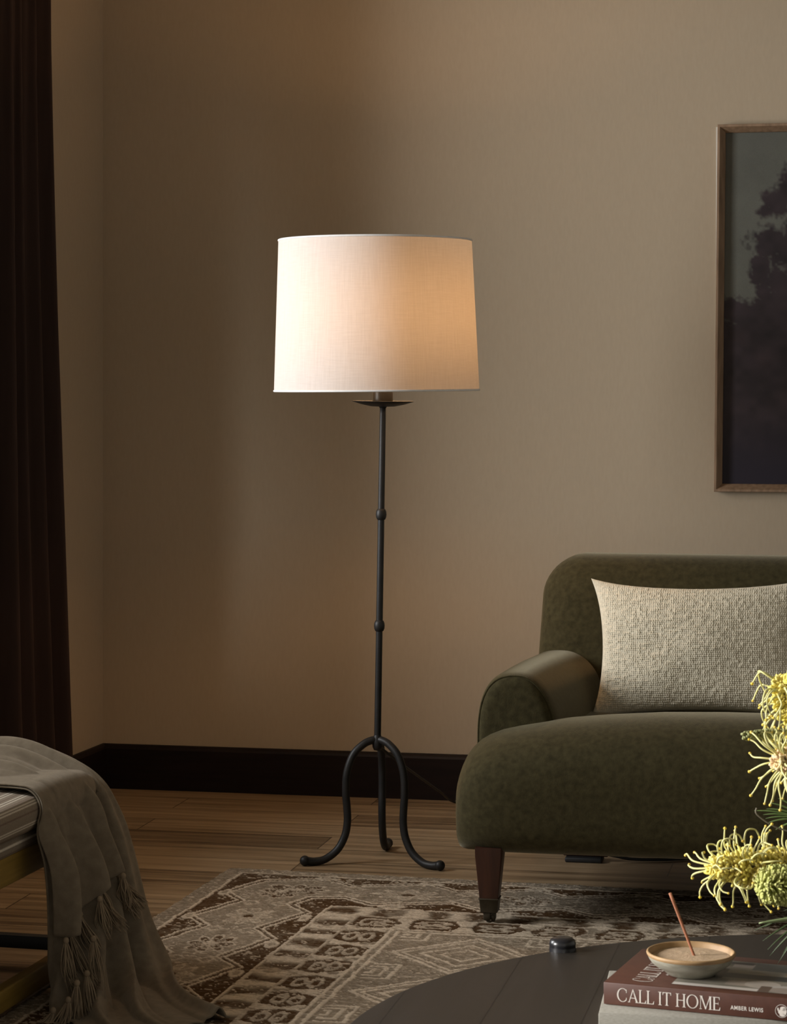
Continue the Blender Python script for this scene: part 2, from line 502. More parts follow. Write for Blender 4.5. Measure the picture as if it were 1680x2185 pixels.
# ------------------------------------------------------------------ rug
def rug():
    O = on(489, 1850, 0.008)
    ang = math.radians(13.75) - TH                 # turned very slightly from the wall
    W, D = 2.60, 1.85
    du = 0.0034
    nu, nv = int(W / du), int(D / du)
    U, Vv = np.meshgrid(np.linspace(0, W, nu), np.linspace(0, D, nv), indexing='ij')
    # wobble of a hand-knotted line
    wob = 0.006 * (vnoise(U * 22, Vv * 22, 3) - 0.5)
    u = U + wob; v = Vv + 0.006 * (vnoise(U * 22, Vv * 22, 4) - 0.5)
    left = u < v
    d = np.where(left, u, v)
    s = np.where(left, v, u)
    n1 = vnoise(U * 90, Vv * 260, 11); n2 = vnoise(U * 260, Vv * 300, 12); n3 = vnoise(U * 9, Vv * 14, 13)
    big = vnoise(U * 3.1, Vv * 3.1, 15)
    tan = np.array([0.262, 0.212, 0.152]); cream = np.array([0.58, 0.49, 0.375]); brown = np.array([0.072, 0.038, 0.0155])
    grey = np.array([0.208, 0.172, 0.127])
    tone = np.zeros(U.shape)                        # 0 tan, 1 cream, -1 brown
    P = 0.258
    def saw(x, jump):                               # meander: quick jump, slow slanted return
        t = (x / P) % 1.0
        return np.where(t < jump, t / jump, 1 - (t - jump) / (1 - jump))
    def meander(base, amp, off):
        return base + amp * saw(s + off, 0.30)
    def line(dist, wd): return np.abs(dist) < wd
    # outer guard
    z1 = meander(0.078, 0.062, -0.015)
    z2 = meander(0.262, 0.060, -0.105)
    slope = 1.15
    tone = np.where((d > 0.052) & (d < z1 - 0.012), -1.0, tone)
    tone = np.where((d > z2 + 0.012) & (d < 0.356), -1.0, tone)
    for zz in (z1, z2):
        dd = (d - zz)
        tone = np.where(np.abs(dd) < 0.0135, 1.0, tone)
        tone = np.where(np.abs(dd) < 0.006, -0.75, tone)
    tone = np.where(line(d - 0.050, 0.0035), 1.0, tone)
    # leaf medallions inside the dark guards
    for off, c0 in ((0.115, 0.075), (0.255 - 0.105, 0.335)):
        t = ((s + off) % P) - P / 2
        e = np.sqrt((t / 0.034) ** 2 + ((d - c0) / 0.014) ** 2)
        tone = np.where(e < 1.0, 0.8, tone); tone = np.where(e < 0.5, 0.15, tone)
    # main border flowers
    t = ((s - 0.095) % 0.272) - 0.136
    dc = d - 0.205
    r = np.sqrt(t ** 2 + (dc * 1.5) ** 2) + 1e-6
    phi = np.arctan2(dc * 1.5, t)
    alt = (np.floor((s - 0.095) / 0.272) % 2) == 0
    petals = 0.080 * (0.46 + 0.54 * np.abs(np.cos(4 * phi))) + 0.010 * (vnoise(U * 60, Vv * 60, 21) - 0.5)
    inb = (d > z1 + 0.02) & (d < z2 - 0.02)
    ring = np.abs(r - petals)
    tone = np.where(inb & (r < petals) & alt, -0.85, tone)
    tone = np.where(inb & (r < 0.35 * petals) & alt, 0.6, tone)
    tone = np.where(inb & (r < petals) & ~alt, 0.30, tone)
    tone = np.where(inb & (ring < 0.0055) , 0.72, tone)
    tone = np.where(inb & (np.abs(r - petals * 0.62) < 0.0035) , 0.45, tone)
    tone = np.where(inb & (r < 0.018) & ~alt, -0.9, tone)
    # small sprigs between them
    t2 = ((s + 0.041) % 0.272) - 0.136
    e2 = np.abs(t2) + np.abs(np.abs(d - 0.205) - 0.035) * 1.4
    tone = np.where(inb & (np.abs(e2 - 0.026) < 0.006), 0.55, tone)
    # inner guard stripes
    tone = np.where(line(d - 0.359, 0.004), 0.85, tone)
    blk = np.sin(2 * PI * s / 0.106 + 2.0 * (vnoise(U * 12, Vv * 12, 31) - 0.5)) + 1.4 * (vnoise(U * 30, Vv * 60, 32) - 0.5)
    st = (d > 0.365) & (d < 0.438)
    tone = np.where(st, np.clip(blk * 1.1, -0.85, 0.9), tone)
    tone = np.where(line(d - 0.441, 0.004), 0.5, tone)
    dk = (d > 0.446) & (d < 0.545)
    tone = np.where(dk, -0.95, tone)
    t = ((s - 0.03) % 0.135) - 0.0675
    t = t + 0.030 * (vnoise(s * 7 + 2, d * 9, 37) - 0.5)
    for c0 in (0.478, 0.512):
        e = np.sqrt((t / 0.036) ** 2 + ((d - c0) / 0.0155) ** 2)
        tone = np.where(dk & (np.abs(e - 0.8) < 0.26), 0.45, tone)
    gap = dk & (np.abs(np.abs(t) - 0.0675) < 0.008 + 0.35 * np.abs(d - 0.495) + 0.012 * (vnoise(U * 45, Vv * 45, 36) - 0.3))
    tone = np.where(gap, 0.75 * (vnoise(U * 40, Vv * 60, 35) > 0.35), tone)
    for c0 in (0.551, 0.571):
        tone = np.where(line(d - c0, 0.0045), 0.95, tone)
    # field: nested diamonds and steps
    fld = d > 0.585
    fu, fv = u - 0.585, v - 0.585
    k = 0.34
    cu, cv = (fu % k) - k / 2, (fv % k) - k / 2
    dia = np.abs(cu) + np.abs(cv)
    for c0, wd in ((0.155, 0.007), (0.132, 0.005), (0.092, 0.006), (0.050, 0.005)):
        tone = np.where(fld & line(dia - c0, wd), 0.85, tone)
    sq = np.maximum(np.abs(np.abs(cu) - k / 2), np.abs(np.abs(cv) - k / 2))
    for c0 in (0.058, 0.036, 0.014):
        tone = np.where(fld & line(sq - c0, 0.0045), 0.85, tone)
    # wear and flecks
    tone = tone * (0.80 + 0.30 * n3) + 0.70 * (n1 - 0.5) + 0.55 * (n2 - 0.5)
    fl = (vnoise(U * 95, Vv * 290, 41) > 0.80 + 0.09 * n3) & (vnoise(U * 300, Vv * 300, 43) > 0.25)
    tone = np.where(fl, np.maximum(tone, 0.85), tone)
    tone = np.clip(tone, -1, 1)
    base = grey + (tan - grey) * big[..., None]
    c = np.where(tone[..., None] >= 0, base + (cream - base) * tone[..., None], base + (brown - base) * (-tone[..., None]))
    edge = np.minimum(np.minimum(U, Vv), np.minimum(W - U, D - Vv))
    Z = 0.0066 + 0.0011 * np.clip(tone, -1, 1) + 0.0016 * (n2 - 0.5) + 0.0014 * (n1 - 0.5)
    Z = np.where(edge < 0.002, 0.0005, Z)
    # slightly uneven edge
    eu = 0.004 * (vnoise(Vv * 60, Vv * 0, 51) - 0.5); ev = 0.004 * (vnoise(U * 60, U * 0, 52) - 0.5)
    X = U + eu * (U < 0.02); Y = -(Vv + ev * (Vv < 0.02))
    V = np.stack([X, Y, Z], -1).reshape(-1, 3)
    me = bpy.data.meshes.new('area_rug')
    idx = np.arange(nu * nv).reshape(nu, nv)
    q = np.stack([idx[:-1, :-1], idx[:-1, 1:], idx[1:, 1:], idx[1:, :-1]], -1).reshape(-1, 4)
    me.vertices.add(len(V)); me.vertices.foreach_set('co', V.ravel())
    me.loops.add(q.size); me.loops.foreach_set('vertex_index', q.ravel())
    me.polygons.add(len(q)); me.polygons.foreach_set('loop_start', np.arange(0, q.size, 4))
    me.update(calc_edges=True)
    me.polygons.foreach_set('use_smooth', [True] * len(q))
    ca = me.color_attributes.new('pattern', 'FLOAT_COLOR', 'POINT')
    cc = np.ones((len(V), 4), np.float32); cc[:, :3] = c.reshape(-1, 3)
    ca.data.foreach_set('color', cc.ravel())
    me.materials.append(M['rug'])
    if me.polygons[0].normal.z < 0: me.flip_normals()
    o = bpy.data.objects.new('area_rug', me)
    COL.objects.link(o)
    o.location = (O.x, O.y, 0.0)
    o.rotation_euler = (0, 0, -ang)
    tag(o, 'worn taupe and brown patterned wool rug lying on the wooden floor', 'rug')
rug()

# ------------------------------------------------------------------ floor lamp
def floor_lamp():
    B = cr(-0.036, 6.10, 0)
    lx, ly = cr(1, 0), cr(0, 1)
    def P(dx, dy, z): return B + lx * dx + ly * dy + Vector((0, 0, z))
    L = empty('floor_lamp', B)
    tag(L, 'black iron tripod floor lamp with a white linen drum shade', 'lamp')
    # pole leans a touch
    def pole_x(z): return -0.004 + 0.0135 * (z - 0.31) / 0.83
    zs = [0.300, 0.33, 0.5, 0.592, 0.75, 0.871, 1.0, 1.146]
    rr = [0.0088, 0.0086, 0.0084, 0.0084, 0.0083, 0.0082, 0.0080, 0.0076]
    MB().tube([P(pole_x(z), 0, z) for z in zs], rr, n=20, sub=4).build('pole', M['iron'], L)
    for z in (0.871, 0.592):
        c = P(pole_x(z), 0, z)
        prof = [(0.0084, -0.014), (0.0105, -0.0125), (0.0128, -0.007), (0.0136, 0), (0.0128, 0.007), (0.0105, 0.0125), (0.0084, 0.014)]
        MB().lathe(prof, c, 28).build('knob', M['iron'], L)
    # hub where the legs meet
    c = P(pole_x(0.3), 0, 0.303)
    MB().lathe([(0.0001, -0.024), (0.009, -0.022), (0.0125, -0.014), (0.0135, 0.0), (0.011, 0.010), (0.0088, 0.016)], c, 24).build('hub', M['iron'], L)
    rs = [0.000, 0.014, 0.036, 0.062, 0.0785, 0.0815, 0.0785, 0.0775, 0.0840, 0.103, 0.134, 0.162, 0.182]
    zs = [0.306, 0.306, 0.297, 0.272, 0.228, 0.180, 0.140, 0.105, 0.070, 0.0365, 0.0145, 0.0100, 0.0125]
    for a in (194, 326, 82):
        a = math.radians(a)
        mb = MB().tube([P(-0.004 + r * math.cos(a), r * math.sin(a), z) for r, z in zip(rs, zs)], [0.0096] * 11 + [0.0098, 0.0108], n=18, sub=7)
        mb.ball(P(-0.004 + 0.186 * math.cos(a), 0.186 * math.sin(a), 0.0130), 0.0128, 18, 12)
        mb.build('leg', M['iron'], L)
    # drip dish and candle-style socket
    px = pole_x(1.146)
    tilt = Matrix.Rotation(math.radians(0.7), 4, 'Y')
    c = P(px, 0, 1.150)
    dish = MB().lathe([(0.0001, -0.0135), (0.0085, -0.0125), (0.0100, -0.0095), (0.030, -0.0088), (0.055, -0.0035), (0.0775, 0.0035), (0.0780, 0.0048), (0.0760, 0.0050),
                       (0.055, 0.0), (0.030, -0.004), (0.0001, -0.005)], (0, 0, 0), 56)
    dish.v = [tuple(c + (tilt @ Vector(v))) for v in dish.v]
    dish.build('drip_dish', M['iron'], L)
    MB().lathe([(0.0001, -0.002), (0.0245, -0.002), (0.0252, 0.0), (0.0252, 0.086), (0.0235, 0.088), (0.0001, 0.088)], P(px, 0, 1.148), 36).build('socket_cup', M['socket'], L)
    # shade: a thin linen cone with rolled rims
    sc0, sc1 = P(-0.0060, 0, 1.1815), P(-0.0100, 0, 1.556)
    r0, r1 = 0.2570, 0.2420
    n = 128
    R = []
    tl = math.radians(-0.40)
    def rim(cc, r, a): return cc + lx * (r * math.cos(a)) + ly * (r * math.sin(a)) + Vector((0, 0, -r * math.cos(a) * math.tan(tl)))
    rows = 24
    for k in range(rows + 1):
        t = k / rows
        cc = sc0.lerp(sc1, t); r = r0 + (r1 - r0) * t
        R.append([tuple(rim(cc, r, 2 * PI * j / n) if t < 0.5 else (cc + lx * (r * math.cos(2 * PI * j / n)) + ly * (r * math.sin(2 * PI * j / n)) + Vector((0, 0, -r * math.cos(2 * PI * j / n) * math.tan(tl) * (2 - 2 * t))))) for j in range(n)])
    sh = MB().rings(R, cap=False).build('lamp_shade', M['shade'], L)
    sh['label'] = 'white linen drum shade'
    for cc, r, tlt in ((sc0, r0, True), (sc1, r1, False)):
        mb = MB()
        ring = []
        for j in range(n):
            a = 2 * PI * j / n
            c0 = rim(cc, r, a) if tlt else cc + lx * (r * math.cos(a)) + ly * (r * math.sin(a))
            rad = (lx * math.cos(a) + ly * math.sin(a))
            ring.append([tuple(c0 + rad * (0.0018 * math.cos(b)) + Vector((0, 0, 0.0026 * math.sin(b)))) for b in [2 * PI * q / 8 for q in range(8)]])
        mb.rings(ring, loop=True)
        mb.build('trim', M['shade_trim'], sh)
    # wire spider that carries the shade, and the bulb inside it
    hub = P(px, 0, 1.262)
    mb = MB()
    for k in range(3):
        a = 2 * PI * k / 3 + 0.5
        mb.tube([tuple(hub), tuple(hub + lx * 0.12 * math.cos(a) + ly * 0.12 * math.sin(a) + Vector((0, 0, -0.02))), tuple(rim(sc0, r0 - 0.001, a))], 0.0022, n=8, sub=4)
    mb.build('shade_spider', M['iron'], sh)
    b = MB()
    bc = P(px, 0, 1.385)
    b.lathe([(0.0001, 0.045), (0.012, 0.043), (0.026, 0.030), (0.032, 0.008), (0.030, -0.012), (0.020, -0.040), (0.0135, -0.060), (0.0135, -0.085), (0.0001, -0.086)], bc, 24)
    b.build('bulb', M['bulb'], L)
    # harp neck between the cup and the bulb
    MB().lathe([(0.0135, 0.0), (0.0135, 0.066)], P(px, 0, 1.236), 20).build('bulb_socket', M['socket'], L)
    # cord
    pts = [P(0.0, 0.012, 0.288), at(862, 1634, 6.22), at(905, 1665, 6.42), at(940, 1690, 6.62), at(975, 1713, 6.82), cr(0.30, 6.84, 0.006), cr(0.55, 6.74, 0.005)]
    MB().tube(pts, 0.0034, n=10, sub=8).build('power_cord', M['cord'], L)
floor_lamp()

# ------------------------------------------------------------------ sofa
SOFA = Vector((-0.963, 5.290, 0))
def sofa():
    S = empty('sofa', SOFA)
    tag(S, 'olive green velvet sofa with rolled arm on tapered wooden legs', 'sofa')
    LN = 2.15
    def sup(t, n):
        c, s_ = math.cos(t), math.sin(t)
        return (math.copysign(abs(c) ** (2 / n), c), math.copysign(abs(s_) ** (2 / n), s_))
    ex = [0, 0.0015, 0.004, 0.008, 0.014, 0.022, 0.034, 0.05, 0.07, 0.10, 0.14, 0.19, 0.25, 0.34, 0.46, 0.60, 0.85, LN / 2]
    zt = [0.295, 0.309, 0.319, 0.331, 0.346, 0.362, 0.378, 0.393, 0.405, 0.417, 0.4265, 0.4355, 0.4455, 0.4545, 0.4630, 0.4665, 0.4675, 0.4675]
    zb = [0.285, 0.228, 0.190, 0.168, 0.158, 0.156, 0.155, 0.156, 0.155, 0.155, 0.155, 0.155, 0.155, 0.155, 0.155, 0.155, 0.155, 0.155]
    yf = [0.150, 0.110, 0.090, 0.072, 0.056, 0.044, 0.032, 0.022, 0.014, 0.007, 0.003, 0.001, 0, 0, 0, 0, 0, 0]
    xs = ex + [LN - x for x in ex[-2::-1]]
    def f(tab, x):
        return float(np.interp(min(x, LN - x), ex, tab))
    R = []
    m = 64
    xx = sorted(set(xs + list(np.linspace(0.3, LN - 0.3, 40))))
    for x in xx:
        a, b, c = f(zt, x), f(zb, x), f(yf, x)
        yb = 0.36
        yc = 0.165 + (c - 0) * 0.35
        ring = []
        for k in range(m):
            t = 2 * PI * k / m
            n = 2.35 if math.sin(t) > 0 else 4.2
            cx_, sz_ = sup(t, n)
            zc = b + (a - b) * 0.50
            y = yc + (cx_ * (yc - c) if cx_ < 0 else cx_ * (yb - yc))
            z = zc + sz_ * (a - zc if sz_ > 0 else zc - b)
            ring.append((x, y, z))
        R.append(ring[::-1])
    mb = MB().rings(R)
    mb.rbox((0.20, 0.24, 0.165), (LN - 0.20, 0.98, 0.400), 0.04, 5)
    mb.build('seat', M['velvet'], S, local=True)
    # arms
    def arm(mir):
        R = []
        ys = [0.176, 0.177, 0.181, 0.188, 0.199, 0.214, 0.235, 0.30, 0.45, 0.60, 0.75, 0.88, 0.98, 1.06, 1.10]
        ins = [0.030, 0.021, 0.013, 0.007, 0.003, 0.0008, 0.0, 0, 0, 0, 0, 0, 0.003, 0.02, 0.06]
        for y, q in zip(ys, ins):
            x0, x1 = 0.032 + q, 0.222 + 0.030 * min(1, max(0, (y - 0.2) / 0.6)) - q
            z0, z1 = 0.17, 0.543 - q - 0.026 * min(1, max(0, (y - 0.2) / 0.65)) + 0.006 * math.sin(PI * min(1, max(0, (y - 0.2) / 0.75)))
            cx_, hw = (x0 + x1) / 2, (x1 - x0) / 2
            ring = []
            for k in range(44):
                t = PI * k / 43
                c, s_ = math.cos(t), math.sin(t)
                n = 2.05 if c > 0 else 2.7
                X = cx_ + hw * math.copysign(abs(c) ** (2 / n), c)
                Z = 0.385 + (z1 - 0.385) * abs(s_) ** (2 / n)
                if mir: X = LN - X
                ring.append((X, y, Z))
            xa, xb = ring[0][0], ring[-1][0]
            ring = [(xa, y, z0)] + [(xa, y, z0 + (0.385 - z0) * q2) for q2 in (0.4, 0.8)] + ring + [(xb, y, z0 + (0.385 - z0) * q2) for q2 in (0.8, 0.4)] + [(xb, y, z0)]
            R.append(ring if not mir else ring[::-1])
        a = MB().rings(R, closed=True).build('armrest', M['velvet'], S, local=True)
        # welt around the arm front
        pts = [(p[0], p[1] - 0.0005, p[2]) for p in R[3]]
        MB().tube(pts, 0.0026, n=8, sub=1, smooth=False).build('piping', M['velvet'], a, local=True)
    arm(False); arm(True)
    # back
    def backrest():
        lay = [(0.30, -0.030), (0.20, -0.030), (0.12, -0.027), (0.075, -0.021), (0.045, -0.011), (0.022, 0.005), (0.008, 0.025), (0.0, 0.055), (0.0, 0.11), (0.008, 0.140), (0.025, 0.160), (0.06, 0.172), (0.13, 0.176)]
        R = []
        x0, x1, z0, z1 = 0.060, LN - 0.060, 0.20, 0.760
        for ins, y in lay:
            cx_, cz = (x0 + x1) / 2, (z0 + z1) / 2
            hx, hz = (x1 - x0) / 2 - ins, (z1 - z0) / 2 - min(ins, 0.26)
            r = max(0.098 - ins * 0.5, 0.02)
            r = min(r, hx * 0.95, hz * 0.95)
            ring = []
            for X, Z in rrect(cx_, cz, hx, hz, r, 10):
                # edges lean in slightly towards the top, crown rises to the middle
                tt = (Z - z0) / (z1 - z0)
                X += (0.024 * tt ** 2) * (1 if X < cx_ else -1)
                Zc = Z - 0.012 * tt * min(1.0, (abs(X - cx_) / (LN / 2)) ** 8 * 1.5)
                ring.append((X, 0.865 + y + 0.125 * (tt - 0.35), Zc))
            R.append(ring)
        MB().rings(R).build('backrest', M['velvet'], S, local=True)
    backrest()
    # legs
    def leg(x, y, front=True):
        mb = MB()
        def sq(cx_, cy, h, z, r=0.003):
            return [(a, b, z) for a, b in rrect(cx_, cy, h, h, r, 2)]
        mb.rings([sq(x, y, 0.0298, 0.175), sq(x, y, 0.0293, 0.155), sq(x, y, 0.0205, 0.058)])
        lg = mb.build('leg', M['mahogany'], S, local=True, auto=40)
        lg['label'] = 'tapered dark red wooden leg'
        fb = MB()
        fb.rings([sq(x, y, 0.0222, 0.062, 0.002), sq(x, y, 0.0226, 0.0595, 0.002), sq(x, y, 0.0212, 0.0575, 0.002), sq(x, y, 0.0185, 0.0305, 0.002), sq(x, y, 0.0150, 0.0285, 0.002)])
        fb.build('ferrule', M['ferrule'], lg, local=True, auto=40)
        c = MB()
        c.rbox((x - 0.013, y - 0.016, 0.012), (x + 0.003, y + 0.010, 0.030), 0.003, 2)
        c.rbox((x - 0.006, y - 0.010, 0.012), (x + 0.013, y + 0.012, 0.030), 0.003, 2)
        rad = 0.0105
        for dx in (-0.010, 0.004):
            ring = []
            for q, rr in ((0, 0.8), (0.0015, 1.0), (0.0065, 1.0), (0.008, 0.8)):
                ring.append([(x + dx + q, y - 0.002 + rad * rr * math.cos(2 * PI * k / 20), 0.0185 + rad * rr * math.sin(2 * PI * k / 20)) for k in range(20)])
            c.rings(ring)
        c.build('caster', M['ferrule'], lg, local=True, auto=40)
    for x, y in ((0.088, 0.052), (LN - 0.088, 0.052), (0.15, 0.90), (LN - 0.15, 0.90)):
        leg(x, y)
sofa()

# ------------------------------------------------------------------ lumbar pillow
def pillow():
    W, Hh, T = 0.535, 0.338, 0.072
    nu, nv = 330, 210
    uu = np.linspace(-1, 1, nu); vv = np.linspace(-1, 1, nv)
    U, V = np.meshgrid(uu, vv, indexing='ij')
    def sheet(sign, rough):
        px = W / 2 * U * (1 - 0.085 * (1 - V ** 2)) * (1 + 0.03 * np.abs(U) ** 6 * V ** 6)
        pz = Hh / 2 * V * (1 - 0.125 * (1 - U ** 2)) * (1 + 0.05 * np.abs(U) ** 6 * V ** 6)
        prof = (np.clip(1 - U ** 2, 0, 1) ** 0.52) * (np.clip(1 - V ** 2, 0, 1) ** 0.48)
        th = T * prof
        th = th + 0.010 * (vnoise(U * 2.2 + 5, V * 2 + 3, 61) - 0.5) * prof
        if rough:
            sx, sz = px / 0.0054, pz / 0.0047
            jx = 0.35 * (vnoise(px * 90 + 9, pz * 90, 62) - 0.5); jz = 0.35 * (vnoise(px * 90, pz * 90 + 7, 63) - 0.5)
            row = np.floor(sz + jz)
            lump = np.abs(np.sin(PI * (sz + jz))) ** 0.7 * np.abs(np.sin(PI * (sx + jx + 0.22 * (row % 2)))) ** 0.7
            lump = lump * (0.55 + 0.9 * vnoise(sx * 0.8 + 3, sz * 0.8, 64))
            slub = np.clip(vnoise(px * 60, pz * 170, 65) - 0.72, 0, 1) * 3.0
            th = th + (0.0036 * lump + 0.0020 * slub) * np.clip(prof * 3, 0.25, 1)
        return np.stack([px, -sign * th, pz], -1).reshape(-1, 3)
    a = sheet(1, True); b = sheet(-1, True)
    f1 = np.array(grid_faces(nu, nv)); f2 = f1[:, ::-1] + nu * nv
    c = SOFA + Vector((0.512, 0.668, 0.553))
    lean = Matrix.Rotation(math.radians(-17), 4, 'X')
    roll = Matrix.Rotation(math.radians(-1.4), 4, 'Y')
    Mx = np.array((roll @ lean).to_3x3())
    v = np.vstack([a, b]) @ Mx.T
    o = build('lumbar_pillow', v, np.vstack([f1, f2]).tolist(), M['boucle'])
    o.location = c
    tag(o, 'cream nubby woven lumbar pillow leaning on the green sofa back', 'pillow')
pillow()

# ------------------------------------------------------------------ framed painting
def painting():
    yw = WALL_N
    def wallpt(px, py, gap):
        # sighting onto the plane y = yw - gap
        # ray: camera (0,0,HC), dir = cr((px-CX)/F, 1)
        d = cr((px - CX) / F, 1, -(py - HY) / F)
        t = (yw - gap) / d.y
        return Vector((d.x * t, d.y * t, HC + d.z * t))
    tl, bl = wallpt(1532, 266, 0.03), wallpt(1524, 1049, 0.03)
    H = tl.z - bl.z
    W = 0.80
    lean = math.atan2(tl.x - bl.x, H)
    o = empty('framed_painting', (bl.x, yw, bl.z))
    tag(o, 'dark landscape painting in a thin walnut frame hanging on the wall', 'painting')
    # frame profile: thin lip outside, bevel falling inwards
    prof = [(0.0, -0.002), (0.0, -0.034), (0.001, -0.035), (0.0062, -0.035), (0.0070, -0.0345), (0.0205, -0.014), (0.0215, -0.011), (0.0215, -0.004)]
    R = []
    def inset(q):
        return [(q, q), (W - q, q), (W - q, H - q), (q, H - q)]
    for q, y in prof:
        R.append([(x + z * math.tan(lean), y, z) for x, z in inset(q)])
    fr = MB().rings(R, cap=False)
    fr.build('frame', M['frame'], o, smooth=False, local=True)
    # canvas
    nu, nv = 260, 340
    q = 0.020
    uu = np.linspace(q, W - q, nu); vv = np.linspace(q, H - q, nv)
    U, V = np.meshgrid(uu, vv, indexing='ij')
    n = lambda s, seed: vnoise(U * s + 3, V * s + 5, seed)
    fb = 0.5 * n(9, 1) + 0.25 * n(22, 2) + 0.15 * n(50, 3) + 0.10 * n(110, 4)
    sky = np.array([0.115, 0.118, 0.098]) * (0.8 + 0.35 * fb)[..., None]
    warm = np.clip((V / H - 0.55) * 2, 0, 1)
    sky = sky * (1.0 - 0.12 * warm[..., None])
    sx = U / 0.204; sy = (H - V) / H                    # visible strip is about a quarter of the width
    # tree masses as unions of lobes in (sx, depth from top)
    def lobe(cx, cy, rx, ry): return 1 - np.sqrt(((sx - cx) / rx) ** 2 + ((sy - cy) / ry) ** 2)
    mass = np.full(U.shape, -9.0)
    for l in ((0.80, 0.210, 0.20, 0.045), (1.05, 0.175, 0.22, 0.060), (1.4, 0.16, 0.4, 0.10), (0.66, 0.235, 0.12, 0.020),
              (0.72, 0.325, 0.25, 0.048), (1.05, 0.345, 0.35, 0.075), (0.60, 0.395, 0.17, 0.045), (0.85, 0.42, 0.3, 0.06), (0.66, 0.455, 0.15, 0.03),
              (1.5, 0.35, 0.5, 0.25), (0.30, 0.515, 0.25, 0.045), (0.05, 0.505, 0.20, 0.035), (0.62, 0.52, 0.3, 0.06), (0.9, 0.5, 0.4, 0.08)):
        mass = np.maximum(mass, lobe(*l))
    mass = np.maximum(mass, (sy - 0.512) * 14)
    mass = mass + 1.5 * (0.35 * n(26, 4) + 0.35 * n(60, 5) + 0.3 * n(140, 6) - 0.5)
    k = np.clip(mass * 2.2 + 0.5, 0, 1)[..., None]
    leaf = np.array([0.0235, 0.0160, 0.0185]) * (0.45 + 1.3 * (0.5 * n(20, 7) + 0.5 * n(48, 8)))[..., None]
    low = np.clip((sy - 0.78) * 6, 0, 1)[..., None]
    leaf = leaf * (1 - low) + low * np.array([0.0165, 0.0125, 0.0220])
    glow = (np.clip(1 - np.abs(sy - 0.66) * 7, 0, 1) * np.clip(n(16, 9) - 0.5, 0, 1) * 1.6)[..., None]
    leaf = leaf + glow * np.array([0.026, 0.014, 0.010])
    c = sky * (1 - k) + leaf * k
    P = np.stack([U + V * math.tan(lean), np.full(U.shape, -0.0065), V], -1).reshape(-1, 3)
    build('canvas', P, grid_faces(nu, nv, flip=True), M['paint'], o, local=True, colors=c.reshape(-1, 3))
    bk = MB().box((0.004, -0.005, 0.004), (W - 0.004, -0.001, H - 0.004))
    bk.build('backing_board', M['pages'], o, smooth=False, local=True)
painting()

# ------------------------------------------------------------------ power strip under the sofa
def power_strip():
    c = on(1252, 1842, 0.0)
    o = empty('power_strip', (c.x, c.y + 0.03, 0), 0.0)
    tag(o, 'low flat black power strip on the floor under the green sofa', 'power strip')
    MB().rbox((-0.055, -0.03, 0.0), (0.038, 0.03, 0.013), 0.004, 3).build('casing', M['rubber'], o, local=True)
    MB().rbox((-0.062, -0.012, 0.013), (0.052, 0.012, 0.024), 0.004, 3).build('plug', M['mahogany'], o, local=True)
    MB().tube([(0.05, 0.0, 0.018), (0.075, 0.0, 0.014), (0.11, 0.01, 0.007), (0.19, 0.03, 0.005), (0.30, 0.08, 0.005)], 0.004, n=8, sub=6).build('cord', M['cord'], o, local=True)
power_strip()

